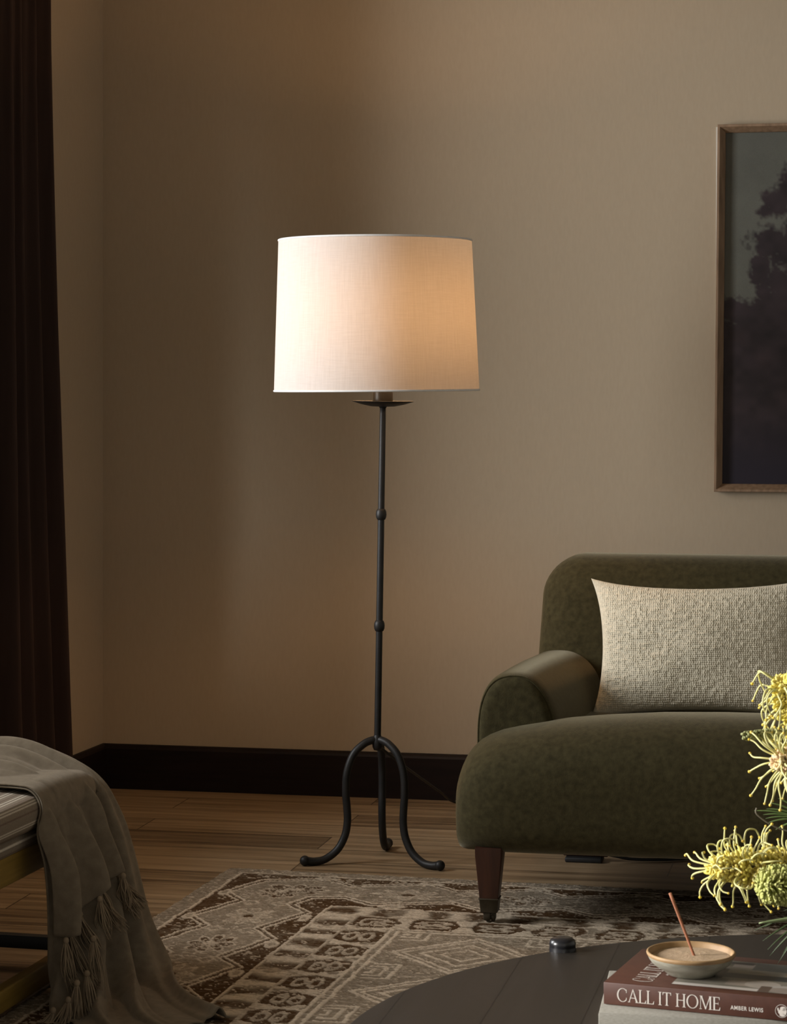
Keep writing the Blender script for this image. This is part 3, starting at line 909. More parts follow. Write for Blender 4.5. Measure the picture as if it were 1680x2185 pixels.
# ------------------------------------------------------------------ bench with cushion
BANG = math.radians(-14.0) + TH                    # bench line compared with the room
BO = cr(-0.586, 5.06, 0)
def bench():
    B = empty('bench', BO, BANG)
    tag(B, 'low honey wood bench with striped cushion under the taupe throw', 'bench')
    # own axes: +x right, +y away; the bench lies at x<0, y<0
    MB().rbox((-0.060, -1.35, 0.253), (-0.030, -0.01, 0.309), 0.004, 3).build('rail', M['honey'], B, local=True, auto=40)
    MB().rbox((-0.660, -1.35, 0.253), (-0.630, -0.01, 0.309), 0.004, 3).build('rail', M['honey'], B, local=True, auto=40)
    MB().rbox((-0.655, -0.040, 0.253), (-0.035, -0.012, 0.309), 0.004, 3).build('rail', M['honey'], B, local=True, auto=40)
    MB().rbox((-0.058, -1.34, 0.018), (-0.030, -0.02, 0.061), 0.004, 3).build('stretcher', M['honey'], B, local=True, auto=40)
    MB().rbox((-0.660, -1.34, 0.018), (-0.632, -0.02, 0.061), 0.004, 3).build('stretcher', M['honey'], B, local=True, auto=40)
    st = MB().rbox((-0.640, -0.075, 0.036), (-0.040, -0.050, 0.063), 0.002, 2).build('stretcher', M['steel'], B, local=True, auto=40)
    st['label'] = 'black metal crossbar'
    for x in (-0.655, -0.035):
        for y in (-1.33, -0.045):
            MB().rbox((x - 0.018, y - 0.018, 0.0), (x + 0.018, y + 0.018, 0.300), 0.004, 3).build('leg', M['steel'], B, local=True, auto=40)
    def soft_end(y1):                                # the far end of the cushion thins out and rounds off
        return [(y1 - 0.22, 0.975), (y1 - 0.164, 0.92), (y1 - 0.094, 0.80), (y1 - 0.034, 0.64), (y1 - 0.015, 0.56), (y1 - 0.004, 0.45), (y1, 0.30)]
    def firm_end(y1):
        return [(y1 - 0.045, 1.0), (y1 - 0.025, 0.97), (y1 - 0.012, 0.88), (y1 - 0.004, 0.75), (y1, 0.55)]
    def ticking(name, x0, x1, y0, y1, z0, z1, END, bulge, off):
        # closed section in x/z swept along y; stripes follow the arc of the section
        sec = []
        hx, hz, cx_, cz = (x1 - x0) / 2, (z1 - z0) / 2, (x0 + x1) / 2, (z0 + z1) / 2
        N = 360
        pts = []
        for k in range(N):
            t = 2 * PI * k / N
            c, s_ = math.cos(t), math.sin(t)
            n = 2.1
            X = (hx - hz) * max(-1, min(1, 1.6 * c)) + hz * math.copysign(abs(c) ** (2 / n), c)
            Z = hz * math.copysign(abs(s_) ** (2 / n), s_)
            pts.append((cx_ + X, cz + Z * (1 + bulge * (1 - (X / hx) ** 2))))
        # even spacing along the arc
        A = np.array(pts + [pts[0]])
        L = np.concatenate([[0], np.cumsum(np.hypot(*np.diff(A, axis=0).T))])
        q = np.linspace(0, L[-1], 561)[:-1]
        X = np.interp(q, L, A[:, 0]); Z = np.interp(q, L, A[:, 1])
        ys = [(y0, 0.55), (y0 + 0.004, 0.75), (y0 + 0.012, 0.88), (y0 + 0.025, 0.97), (y0 + 0.045, 1.0)] + [(y, 1.0) for y in np.linspace(y0 + 0.1, y1 - 0.27, 14)] + \
             END(y1)
        R = []; C = []
        base = np.array([0.225, 0.185, 0.140]); crm = np.array([0.62, 0.56, 0.46]); brn = np.array([0.15, 0.105, 0.08])
        ph = ((q + off) % 0.031)
        col = np.tile(base, (len(q), 1))
        col[(ph < 0.0026) | ((ph > 0.0062) & (ph < 0.0088))] = crm
        col[(ph > 0.0026) & (ph < 0.0062)] = base * 0.85
        col[(ph > 0.018) & (ph < 0.0205)] = brn
        for y, sc in ys:
            R.append([(cx_ + (x - cx_) * (1 - (1 - sc) * 0.03), y, z0 + (z - z0) * sc) for x, z in zip(X, Z)])
            C.append(col)
        mb = MB().rings(R)
        return mb.build(name, M['stripe'], B, local=True, colors=np.vstack(C))
    ticking('seat_base', -0.650, -0.024, -1.33, -0.03, 0.304, 0.346, firm_end, 0.0, 0.004)
    ticking('cushion', -0.690, 0.000, -1.36, 0.004, 0.338, 0.415, soft_end, 0.10, 0.010)
bench()

# ------------------------------------------------------------------ throw over the bench
def throw():
    # strands of the cloth, each followed from the cushion top over the edge to the floor: photo sighting and distance
    S = [
        [(-90, 1700, 4.72), (0, 1690, 4.72), (45, 1706, 4.70), (70, 1748, 4.67), (73, 1790, 4.655), (97, 1870, 4.65), (106, 1990, 4.65), (104, 2080, 4.65), (103, 2128, 4.65), (98, 2150, 4.65)],
        [(-90, 1672, 4.80), (0, 1660, 4.80), (60, 1686, 4.78), (105, 1745, 4.74), (122, 1800, 4.725), (148, 1900, 4.71), (160, 2010, 4.69), (163, 2100, 4.655), (165, 2180, 4.57), (195, 2228, 4.47)],
        [(-90, 1646, 4.88), (0, 1634, 4.88), (80, 1664, 4.86), (142, 1732, 4.82), (162, 1800, 4.80), (195, 1900, 4.78), (214, 2010, 4.75), (226, 2105, 4.68), (240, 2185, 4.565), (285, 2225, 4.475)],
        [(-90, 1620, 4.96), (10, 1609, 4.96), (95, 1642, 4.94), (172, 1710, 4.90), (196, 1790, 4.88), (225, 1890, 4.86), (250, 2010, 4.82), (276, 2105, 4.74), (305, 2178, 4.58), (365, 2215, 4.495)],
        [(-90, 1600, 5.04), (20, 1592, 5.04), (110, 1620, 5.02), (192, 1678, 4.98), (226, 1760, 4.95), (252, 1860, 4.93), (280, 1980, 4.90), (316, 2090, 4.82), (362, 2160, 4.65), (425, 2192, 4.545)],
        [(-90, 1584, 5.12), (30, 1578, 5.12), (120, 1603, 5.07), (200, 1652, 5.035), (242, 1712, 5.02), (277, 1810, 5.02), (312, 1950, 4.985), (358, 2062, 4.955), (402, 2130, 4.735), (488, 2170, 4.580)],
    ]
    C = np.array([[list(at(*p)) for p in s] for s in S])               # (6, 10, 3)
    def cr1(P, t):
        n = len(P) - 1
        i = np.clip(np.floor(t).astype(int), 0, n - 1)
        f_ = (t - i)[:, None, None]
        p0, p1, p2, p3 = P[np.clip(i - 1, 0, n)], P[i], P[i + 1], P[np.clip(i + 2, 0, n)]
        return 0.5 * (2 * p1 + (p2 - p0) * f_ + (2 * p0 - 5 * p1 + 4 * p2 - p3) * f_ ** 2 + (3 * p1 - p0 - 3 * p2 + p3) * f_ ** 3)
    def surf(a, t):                                                    # a (na,) 0..5 ; t (na,nt) 0..9
        rows = cr1(C, a)                                               # (na,10,3)
        out = np.zeros(t.shape + (3,))
        for k in range(len(a)):
            out[k] = cr1(rows[k][:, None, :], t[k])[:, 0, :]
        return out
    def normals(P):
        du = np.gradient(P, axis=0); dv = np.gradient(P, axis=1)
        n = np.cross(du, dv)
        n /= np.linalg.norm(n, axis=-1, keepdims=True) + 1e-9
        ref = np.array(cr(0.75, -0.35, 0.55))
        flip = np.sign((n * ref).sum(-1))
        flip = np.where(np.median(flip) < 0, -1.0, 1.0)
        return n * flip
    def folds(a, t):
        # ridges run with the strands; they deepen once the cloth hangs
        hang = np.clip((t - 0.5) / 4.0, 0.40, 1.0)
        ph = a * 1.42 * PI + 0.25 * np.sin(t * 0.7 + a)
        w1 = np.sin(ph + 0.4)
        w1 = np.sign(w1) * np.abs(w1) ** 0.8
        w2 = np.sin(2.3 * ph + 1.1 + 0.3 * t)
        return hang * (0.021 * w1 + 0.008 * w2) + 0.0018 * np.sin(7 * a + 1.7 * t)
    T = empty('throw_blanket', BO + Vector((-0.05, -0.2, 0)), BANG)
    tag(T, 'taupe wool throw with knotted fringe draped over the bench to the floor', 'blanket')
    na, nt = 130, 200
    a = np.linspace(0, 5, na); t = np.tile(np.linspace(0, 9, nt), (na, 1))
    Pm = surf(a, t)
    Nn = normals(Pm)
    Pb = Pm + Nn * folds(a[:, None] * np.ones_like(t), t)[..., None]
    Pb = Pb - Nn * (0.016 * np.clip(1 - a / 0.8, 0, 1)[:, None] * np.clip((t - 3) / 2, 0, 1))[..., None]
    def clear(P, gap):
        # keep the cloth outside the cushion it lies on
        lx_, ly_ = np.array([math.cos(BANG), math.sin(BANG)]), np.array([-math.sin(BANG), math.cos(BANG)])
        rel = P[..., :2] - np.array([BO.x, BO.y])
        q = np.stack([rel @ lx_, rel @ ly_, P[..., 2]], -1)
        lo = np.array([-0.650, -1.33, 0.376]); hi = np.array([-0.0385, -0.018, 0.380])
        R0 = 0.0385 * np.interp(q[..., 1], [-0.26, -0.16, -0.09, -0.03, 0.004], [1.0, 0.92, 0.80, 0.64, 0.45])
        b = np.clip(q, lo, hi); b[..., 2] = np.clip(q[..., 2], 0.336 + R0, 0.340 + R0); d = q - b
        dist = np.linalg.norm(d, axis=-1)
        R_ = R0 + gap
        inside = dist < R_
        dirn = np.where(dist[..., None] > 1e-5, d / (dist[..., None] + 1e-9), np.array([0, 0, 1.0]))
        q2 = np.where(inside[..., None], b + dirn * R_[..., None], q)
        out = P.copy()
        out[..., :2] = np.array([BO.x, BO.y]) + q2[..., :1] * lx_ + q2[..., 1:2] * ly_
        out[..., 2] = q2[..., 2]
        return out
    Pb = clear(Pb, 0.005)
    Pb[..., 2] = np.maximum(Pb[..., 2], 0.0105 + 0.004 * (np.sin(a * 3)[:, None] ** 2))
    V = Pb.reshape(-1, 3).tolist(); Fc = grid_faces(na, nt)
    # upper fold: the doubled-over end of the throw, shorter, in front
    na2, nt2 = 90, 90
    a2 = np.linspace(0, 3.75, na2)
    tend = np.interp(a2, [0, 0.35, 0.8, 1.0, 1.25, 1.9, 2.2, 2.8, 3.75], [6.05, 6.0, 5.85, 5.70, 5.35, 5.0, 4.92, 4.88, 4.75])
    t2 = tend[:, None] * np.linspace(0, 1, nt2)[None, :]
    Pu = surf(a2, t2)
    N2 = normals(Pu)
    kk = np.clip((t2 - 1.6) / 3.2, 0, 1)
    offs = 0.005 + 0.020 * kk * np.clip(a2 / 0.4, 0.15, 1)[:, None] + np.clip(a2 / 0.6, 0, 1)[:, None] * folds(a2[:, None] * np.ones_like(t2), t2) + 0.010 * kk * np.sin(a2 * 3.1 + 0.5)[:, None]
    Pu = clear(Pu + N2 * offs[..., None], 0.010)
    n0 = len(V)
    V += Pu.reshape(-1, 3).tolist()
    Fc += [tuple(i + n0 for i in q) for q in grid_faces(na2, nt2)]
    cl = build('cloth', V, Fc, M['throw'], T)
    so = cl.modifiers.new('thickness', 'SOLIDIFY'); so.thickness = 0.003; so.offset = 0
    # knotted tassels along the two lower edges
    right, near = np.array(cr(1, 0)), np.array(cr(0, -1))
    def tassel(p, length, lean, curl, seed):
        rr = random.Random(seed)
        p = Vector(p) + Vector(near) * 0.004
        mb = MB()
        mb.ball(p + Vector((0, 0, -0.006)), 0.0060, 12, 8, 1.15)
        lx, ly = Vector(right), Vector(near)
        for k in range(34):
            ang = rr.uniform(0, 2 * PI); rad = rr.uniform(0.001, 0.0055)
            o0 = lx * (rad * math.cos(ang)) + ly * (rad * math.sin(ang))
            ln_ = length * rr.uniform(0.72, 1.08)
            sp = rr.uniform(1.3, 2.4)
            w1, w2 = rr.uniform(-0.006, 0.006), rr.uniform(-0.006, 0.006)
            pts = [p + o0 * 0.7 + Vector((0, 0, -0.010)),
                   p + o0 * sp + lx * (lean * 0.25) + Vector((0, 0, -0.010 - 0.30 * ln_)),
                   p + o0 * (sp + 0.5) + lx * (lean * 0.6 + w1) + ly * 0.002 + Vector((0, 0, -0.010 - 0.65 * ln_)),
                   p + o0 * (sp - 0.4) + lx * (lean * 0.9 + curl + w2) + Vector((0, 0, -0.010 - ln_))]
            for q in pts: q.z = max(q.z, 0.011)
            mb.tube(pts, [0.0013, 0.0013, 0.0011, 0.0007], n=5, sub=4)
        mb.build('tassel', M['fringe'], T)
    def edgeA(av): return Pu[int(round(av / 3.75 * (na2 - 1))), -1]
    for i, (av, ln_, le, cu) in enumerate(((0.28, 0.088, 0.012, 0.004), (0.92, 0.100, 0.034, 0.008), (1.22, 0.085, 0.040, 0.006), (1.62, 0.072, 0.010, 0.006), (2.05, 0.078, 0.034, 0.014),
                                           (2.9, 0.060, 0.008, 0.0), (3.15, 0.080, 0.030, 0.012), (3.7, 0.075, 0.062, 0.010))):
        tassel(edgeA(av), ln_, le, cu, 100 + i)
    # second, lower row peeping out beside the bench leg
    for i, (px, py, Yd, ln_, le) in enumerate(((146, 2126, 4.56, 0.075, -0.014), (114, 2148, 4.56, 0.060, -0.028), (165, 2090, 4.58, 0.095, -0.003), (200, 1996, 4.63, 0.105, 0.006), (186, 2070, 4.60, 0.105, 0.010))):
        tassel(at(px, py, Yd), ln_, le, 0.004, 200 + i)
throw()

# ------------------------------------------------------------------ coffee table
TC = cr(0.60, 2.985, 0)
TZ = 0.38
def coffee_table():
    T = empty('coffee_table', TC)
    tag(T, 'round dark wood coffee table carrying the books and bowl', 'table')
    Rr = 0.68
    MB().lathe([(0.0001, TZ - 0.034), (Rr - 0.006, TZ - 0.034), (Rr - 0.001, TZ - 0.030), (Rr, TZ - 0.026), (Rr, TZ - 0.004), (Rr - 0.0015, TZ - 0.001), (Rr - 0.005, TZ), (0.0001, TZ)],
               (0, 0, 0), 160).build('tabletop', M['table'], T, local=True, auto=35)
    d = cr(0.249, 3.556) - TC
    a0 = math.atan2(d.y, d.x)
    for k in range(4):
        a = a0 + k * PI / 2
        c = (0.674 * math.cos(a), 0.674 * math.sin(a), 0)
        r = 0.0195
        MB().lathe([(0.0001, 0.008), (r * 0.9, 0.008), (r, 0.012), (r, TZ + 0.0035), (r * 0.985, TZ + 0.0045), (r * 0.985, TZ + 0.0065), (r, TZ + 0.0075), (r, TZ + 0.0105), (r * 0.93, TZ + 0.0148),
                    (r * 0.75, TZ + 0.0175), (r * 0.4, TZ + 0.019), (0.0001, TZ + 0.0193)], c, 36).build('leg', M['steel_gloss'], T, local=True)
M['steel_gloss'] = material('black_lacquer', (0.010, 0.010, 0.012), (0.014, 0.014, 0.016), rough=0.28, scale=30)
coffee_table()

# ------------------------------------------------------------------ lettering
def glyph(ch):
    """serif capitals, unit height: list of polygons and advance width"""
    P = []
    tk, tn, sf = 0.115, 0.045, 0.05
    def bar(x0, x1, y0, y1): P.append([(x0, y0), (x1, y0), (x1, y1), (x0, y1)])
    def serif(xc, y, wd=0.15, up=True):
        h = 0.035
        bar(xc - wd, xc + wd, y if up else y - h, y + h if up else y)
    def arc(cx, a0, a1, rx, ry, ix, iy, sh=0.0):
        n = 40
        for k in range(n):
            q = []
            for t, (ax, ay, dx) in ((k, (rx, ry, 0)), (k + 1, (rx, ry, 0)), (k + 1, (ix, iy, sh)), (k, (ix, iy, sh))):
                a = math.radians(a0 + (a1 - a0) * t / n)
                q.append((cx + dx + ax * math.cos(a), 0.5 + ay * math.sin(a)))
            P.append(q)
    if ch == 'C':
        arc(0.46, 42, 318, 0.44, 0.52, 0.335, 0.475, 0.01)
        P.append([(0.73, 0.68), (0.785, 0.68), (0.785, 0.93), (0.75, 0.93)]); P.append([(0.73, 0.32), (0.785, 0.30), (0.76, 0.10), (0.73, 0.10)])
        return P, 0.88
    if ch == 'O':
        arc(0.48, 0, 360, 0.46, 0.52, 0.345, 0.475)
        return P, 1.0
    if ch == 'A':
        P.append([(0.06, 0), (0.12, 0), (0.40, 0.86), (0.37, 1.0)])
        P.append([(0.36, 1.0), (0.41, 1.0), (0.78, 0), (0.64, 0)])
        bar(0.20, 0.60, 0.31, 0.355); serif(0.09, 0, 0.09); serif(0.71, 0, 0.13)
        return P, 0.80
    if ch == 'L':
        bar(0.10, 0.10 + tk, 0, 1); serif(0.157, 0.965, 0.13); serif(0.157, 0, 0.13)
        bar(0.10, 0.58, 0, tn); P.append([(0.50, 0), (0.60, 0), (0.63, 0.24), (0.60, 0.24)])
        return P, 0.62
    if ch == 'I':
        bar(0.11, 0.11 + tk, 0, 1); serif(0.167, 0.965, 0.13); serif(0.167, 0, 0.13)
        return P, 0.34
    if ch == 'T':
        bar(0.30, 0.30 + tk, 0, 1); bar(0.04, 0.68, 0.955, 1.0); serif(0.357, 0, 0.13)
        P.append([(0.03, 0.78), (0.06, 0.78), (0.12, 1.0), (0.03, 1.0)]); P.append([(0.66, 0.78), (0.69, 0.78), (0.69, 1.0), (0.60, 1.0)])
        return P, 0.72
    if ch == 'H':
        for x in (0.10, 0.62):
            bar(x, x + tk, 0, 1); serif(x + tk / 2, 0.965, 0.13); serif(x + tk / 2, 0, 0.13)
        bar(0.10, 0.72, 0.49, 0.535)
        return P, 0.84
    if ch == 'M':
        bar(0.09, 0.135, 0, 1); bar(0.80, 0.80 + tk, 0, 1)
        P.append([(0.09, 1.0), (0.22, 1.0), (0.53, 0.12), (0.47, 0.0)]); P.append([(0.47, 0.0), (0.52, 0.0), (0.86, 1.0), (0.80, 1.0)])
        serif(0.11, 0, 0.10); serif(0.857, 0, 0.13); serif(0.14, 0.965, 0.11); serif(0.86, 0.965, 0.11)
        return P, 1.0
    if ch == 'E':
        bar(0.10, 0.10 + tk, 0, 1); serif(0.15, 0.965, 0.12); serif(0.15, 0, 0.12)
        bar(0.10, 0.56, 0.955, 1.0); bar(0.10, 0.48, 0.49, 0.535); bar(0.10, 0.58, 0, tn)
        P.append([(0.50, 0), (0.59, 0), (0.62, 0.24), (0.59, 0.24)]); P.append([(0.50, 1.0), (0.57, 1.0), (0.57, 0.78), (0.545, 0.78)])
        P.append([(0.46, 0.40), (0.48, 0.40), (0.48, 0.63), (0.46, 0.63)])
        return P, 0.64
    return P, 0.30

def serif_text(txt, length, height, O, ux, uy, nrm, lift=0.0004):
    """letters laid on a face: O lower-left, ux along, uy up"""
    mb = MB()
    adv = [glyph(c)[1] for c in txt]
    k = length / sum(adv)
    x = 0
    for i, c in enumerate(txt):
        for j, poly in enumerate(glyph(c)[0]):
            l = lift + 0.00001 * (j % 5)
            mb.add([O + ux * ((x + p[0]) * k) + uy * (p[1] * height) + nrm * l for p in poly], [tuple(range(len(poly)))])
        x += adv[i]
    return mb

def sans_text(name, txt, length, height, O, ux, uy, nrm, mat, parent, bold=0.0):
    cu = bpy.data.curves.new(name, 'FONT')
    cu.body = txt
    cu.size = 1.0
    cu.offset = bold
    cu.space_character = 1.12
    tmp = bpy.data.objects.new('tmp_text', cu)
    COL.objects.link(tmp)
    bpy.context.view_layer.update()
    me = bpy.data.meshes.new_from_object(tmp.evaluated_get(bpy.context.evaluated_depsgraph_get()))
    vs = np.array([v.co[:] for v in me.vertices]); fs = [tuple(p.vertices) for p in me.polygons]
    bpy.data.objects.remove(tmp); bpy.data.curves.remove(cu)
    w_, h_ = vs[:, 0].max() - vs[:, 0].min(), vs[:, 1].max() - vs[:, 1].min()
    x0, y0 = vs[:, 0].min(), vs[:, 1].min()
    P = [O + ux * ((v[0] - x0) / w_ * length) + uy * ((v[1] - y0) / h_ * height) + nrm * 0.0004 for v in vs]
    o = build(name, P, fs, mat, parent, smooth=False)
    bpy.data.meshes.remove(me)
    return o

# ------------------------------------------------------------------ books
def book(name, corner, yaw, L, D, z0, z1, mat, label):
    """spine faces the camera; corner is the near-left corner; own axes: x along the spine, y away"""
    rz = -yaw + TH
    B = empty(name, (corner.x, corner.y, z0), rz)
    h = z1 - z0
    tag(B, label, 'book')
    c = 0.0030
    mb = MB()
    mb.rbox((0, 0.002, 0), (L, D, c), 0.0012, 2)
    mb.rbox((0, 0.002, h - c), (L, D, h), 0.0012, 2)
    mb.rbox((0, 0, 0), (L, c, h), 0.0014, 2)
    mb.build('cover', mat, B, local=True, auto=40)
    MB().box((0.004, 0.003, c), (L - 0.004, D - 0.005, h - c)).build('pages', M['pages'], B, smooth=False, local=True)
    return B, Matrix.Translation(Vector((corner.x, corner.y, z0))) @ Matrix.Rotation(rz, 4, 'Z')

def books():
    g, Mg = book('coffee_table_book', cr(0.259, 3.078), math.radians(8.5), 0.335, 0.225, TZ, TZ + 0.0335, M['linen'],
                 'thick grey linen-bound book at the bottom of the stack on the table')
    z0 = TZ + 0.0340; h = 0.0285
    b, Mb = book('coffee_table_book', cr(0.269, 3.122), math.radians(20.7), 0.300, 0.194, z0, z0 + h, M['cover'],
                 'rust brown hardcover book titled CALL IT HOME under the clay bowl')
    def T(x, y, z): return Mb @ Vector((x, y, z))
    ux = (T(1, 0, 0) - T(0, 0, 0)); uy = (T(0, 1, 0) - T(0, 0, 0)); uz = Vector((0, 0, 1))
    serif_text('CALL IT HOME', 0.1350, 0.0168, T(0.0178, 0, 0.0056), ux, uz, -uy).build('spine_title', M['foil'], b, smooth=False)
    sans_text('spine_author', 'AMBER LEWIS', 0.0415, 0.0052, T(0.1655, 0, 0.0085), ux, uz, -uy, M['foil'], b, 0.018)
    # round emblem and the two short lines beside it
    mb = MB()
    c = T(0.2305, 0, 0.0123)
    ring = 40
    for k in range(ring):
        a, a2 = 2 * PI * k / ring, 2 * PI * (k + 1) / ring
        q = [c + ux * (r * math.cos(t)) + uz * (r * math.sin(t)) - uy * 0.0004 for r, t in ((0.0082, a), (0.0082, a2), (0.0077, a2), (0.0077, a))]
        mb.add(q, [(0, 1, 2, 3)])
    def blob(cx, cz, rx, rz_, n=20, l=0.00045):
        p = [c + ux * (cx + rx * math.cos(2 * PI * k / n)) + uz * (cz + rz_ * math.sin(2 * PI * k / n)) - uy * l for k in range(n)]
        mb.add(p, [tuple(range(n))])
    blob(0.0018, 0.0030, 0.0040, 0.0028); blob(0.0036, -0.0002, 0.0026, 0.0050); blob(-0.0012, -0.0012, 0.0034, 0.0030, l=0.0005); blob(0.0008, -0.0048, 0.0036, 0.0020); blob(-0.0046, 0.0020, 0.0010, 0.0020)
    mb.build('emblem', M['foil'], b, smooth=False)
    sans_text('publisher', 'CLARKSON', 0.0155, 0.0020, T(0.2465, 0, 0.0048), uz, -ux, -uy, M['foil'], b, 0.02)
    sans_text('publisher', 'POTTER', 0.0115, 0.0020, T(0.2500, 0, 0.0048), uz, -ux, -uy, M['foil'], b, 0.02)
    # front cover: title up the left side, photograph on the right
    serif_text('CALL IT HOME', 0.150, 0.026, T(0.0580, 0.0175, h), uy, -ux, uz).build('cover_title', M['foil'], b, smooth=False)
    sans_text('cover_author', 'AMBER LEWIS', 0.055, 0.0040, T(0.0700, 0.060, h), uy, -ux, uz, M['foil'], b, 0.015)
    nu, nv = 150, 100
    x0, x1, y0, y1 = 0.084, 0.262, 0.020, 0.168
    U, V = np.meshgrid(np.linspace(0, 1, nu), np.linspace(0, 1, nv), indexing='ij')
    col = np.tile(np.array([0.17, 0.155, 0.125]), (nu, nv, 1)) * (0.8 + 0.4 * vnoise(U * 8, V * 14, 5))[..., None]
    def patch(a0, a1, b0, b1, c): col[(U > a0) & (U < a1) & (V > b0) & (V < b1)] = c
    patch(0.0, 1.0, 0.80, 1.0, (0.10, 0.10, 0.085))
    patch(0.30, 0.62, 0.78, 0.90, (0.25, 0.22, 0.20)); patch(0.45, 0.75, 0.72, 0.98, (0.075, 0.08, 0.075)); patch(0.20, 0.44, 0.88, 0.96, (0.04, 0.04, 0.04))
    patch(0.72, 1.0, 0.62, 0.98, (0.26, 0.15, 0.06)); patch(0.72, 1.0, 0.40, 0.62, (0.22, 0.20, 0.155))
    patch(0.28, 0.80, 0.40, 0.56, (0.035, 0.038, 0.04)); patch(0.10, 0.30, 0.35, 0.70, (0.03, 0.03, 0.025))
    patch(0.0, 0.62, 0.0, 0.09, (0.50, 0.46, 0.42)); patch(0.36, 0.60, 0.15, 0.32, (0.24, 0.20, 0.165))
    col[((U - 0.62) / 0.13) ** 2 + ((V - 0.24) / 0.13) ** 2 < 1] = (0.33, 0.29, 0.25)
    col[((U - 0.82) / 0.17) ** 2 + ((V - 0.14) / 0.12) ** 2 < 1] = (0.34, 0.31, 0.28)
    col[((U - 0.82) / 0.15) ** 2 + ((V - 0.10) / 0.09) ** 2 < 1] = (0.24, 0.20, 0.17)
    patch(0.62, 0.70, 0.0, 0.2, (0.09, 0.06, 0.045)); patch(0.97, 1.0, 0.0, 0.5, (0.12, 0.06, 0.03))
    col[np.abs(np.hypot((U - 0.80) / 0.05, (V - 0.82) / 0.07) - 0.9) < 0.18] = (0.50, 0.42, 0.36)
    P = [T(x0 + (x1 - x0) * a, y0 + (y1 - y0) * b_, h + 0.0003) for a, b_ in zip(U.ravel(), V.ravel())]
    build('cover_photo', P, grid_faces(nu, nv, flip=True), M['photo'], b, colors=col.reshape(-1, 3))
    return z0 + h + 0.0003
BOOK_TOP = books()

# ------------------------------------------------------------------ incense bowl
def bowl():
    c = cr((1475 - CX) / F * 3.162, 3.162, BOOK_TOP + 0.0002)
    B = empty('incense_bowl', c)
    tag(B, 'small speckled clay bowl of sand on the rust brown book', 'bowl')
    k = 0.0575
    MB().lathe([(0.0001, 0.0012), (0.025, 0.0010), (0.0285, 0.0), (0.0315, 0.0010), (0.0355, 0.0050), (0.0450, 0.0105), (0.0515, 0.0160), (0.0545, 0.0205), (0.0560, 0.0240)],
               (0, 0, 0), 96).build('body', M['glaze'], B, local=True)
    MB().lathe([(0.0560, 0.0240), (0.0572, 0.0256), (0.0577, 0.0274), (0.0572, 0.0290), (0.0558, 0.0297), (0.0542, 0.0290), (0.0530, 0.0270), (0.0515, 0.0225), (0.0480, 0.0165), (0.0380, 0.0105), (0.0001, 0.0080)],
               (0, 0, 0), 96).build('rim', M['rim'], B, local=True)
    # sand: gently uneven disc
    n, m = 90, 26
    R = []
    for i in range(m + 1):
        r = 0.0504 * (i / m)
        ring = []
        for j in range(n):
            a = 2 * PI * j / n
            x, y = r * math.cos(a), r * math.sin(a)
            z = 0.0228 + 0.0012 * (1 - (i / m) ** 2) + 0.0004 * noise.noise(Vector((x * 70, y * 70, 1.3))) + 0.0004 * noise.noise(Vector((x * 400, y * 400, 4.3)))
            ring.append((c.x + max(r, 1e-5) * math.cos(a), c.y + max(r, 1e-5) * math.sin(a), c.z + z))
        R.append(ring)
    mb = MB().rings(R, cap=False)
    o = mb.build('incense_sand', M['sand'], origin=c + Vector((0, 0, 0.02)))
    tag(o, 'pale tan sand filling the speckled clay bowl', 'sand', kind='stuff')
    lx = cr(1, 0)
    p0 = c + lx * 0.004 + Vector((0, 0, 0.0235)); p1 = c - lx * 0.0265 + Vector((0, 0, 0.1035)) + cr(0, 0.006)
    o = MB().tube([p0 - (p1 - p0) * 0.10, p0, p0.lerp(p1, 0.5), p1], [0.0017, 0.0018, 0.0019, 0.0021], n=12, sub=3).build('incense_stick', M['incense'], origin=p0)
    tag(o, 'thin terracotta incense stick standing tilted in the bowl of sand', 'incense')
bowl()

# ------------------------------------------------------------------ flowers in a vase
VC = cr(0.735, 3.20, TZ)
LX, LY, LZ = cr(1, 0), cr(0, 1), Vector((0, 0, 1))
def vase():
    prof = [(0.0001, 0.0), (0.048, 0.0), (0.052, 0.003), (0.070, 0.045), (0.076, 0.095), (0.068, 0.145), (0.045, 0.180), (0.034, 0.200), (0.034, 0.222), (0.040, 0.236), (0.0375, 0.2375),
            (0.030, 0.222), (0.030, 0.200), (0.040, 0.178), (0.060, 0.140), (0.0001, 0.02)]
    o = MB().lathe(prof, VC, 64).build('vase', M['vase'], origin=VC)
    tag(o, 'dark stoneware vase on the coffee table holding the yellow flowers', 'vase')
vase()
MOUTH = VC + Vector((0, 0, 0.20))

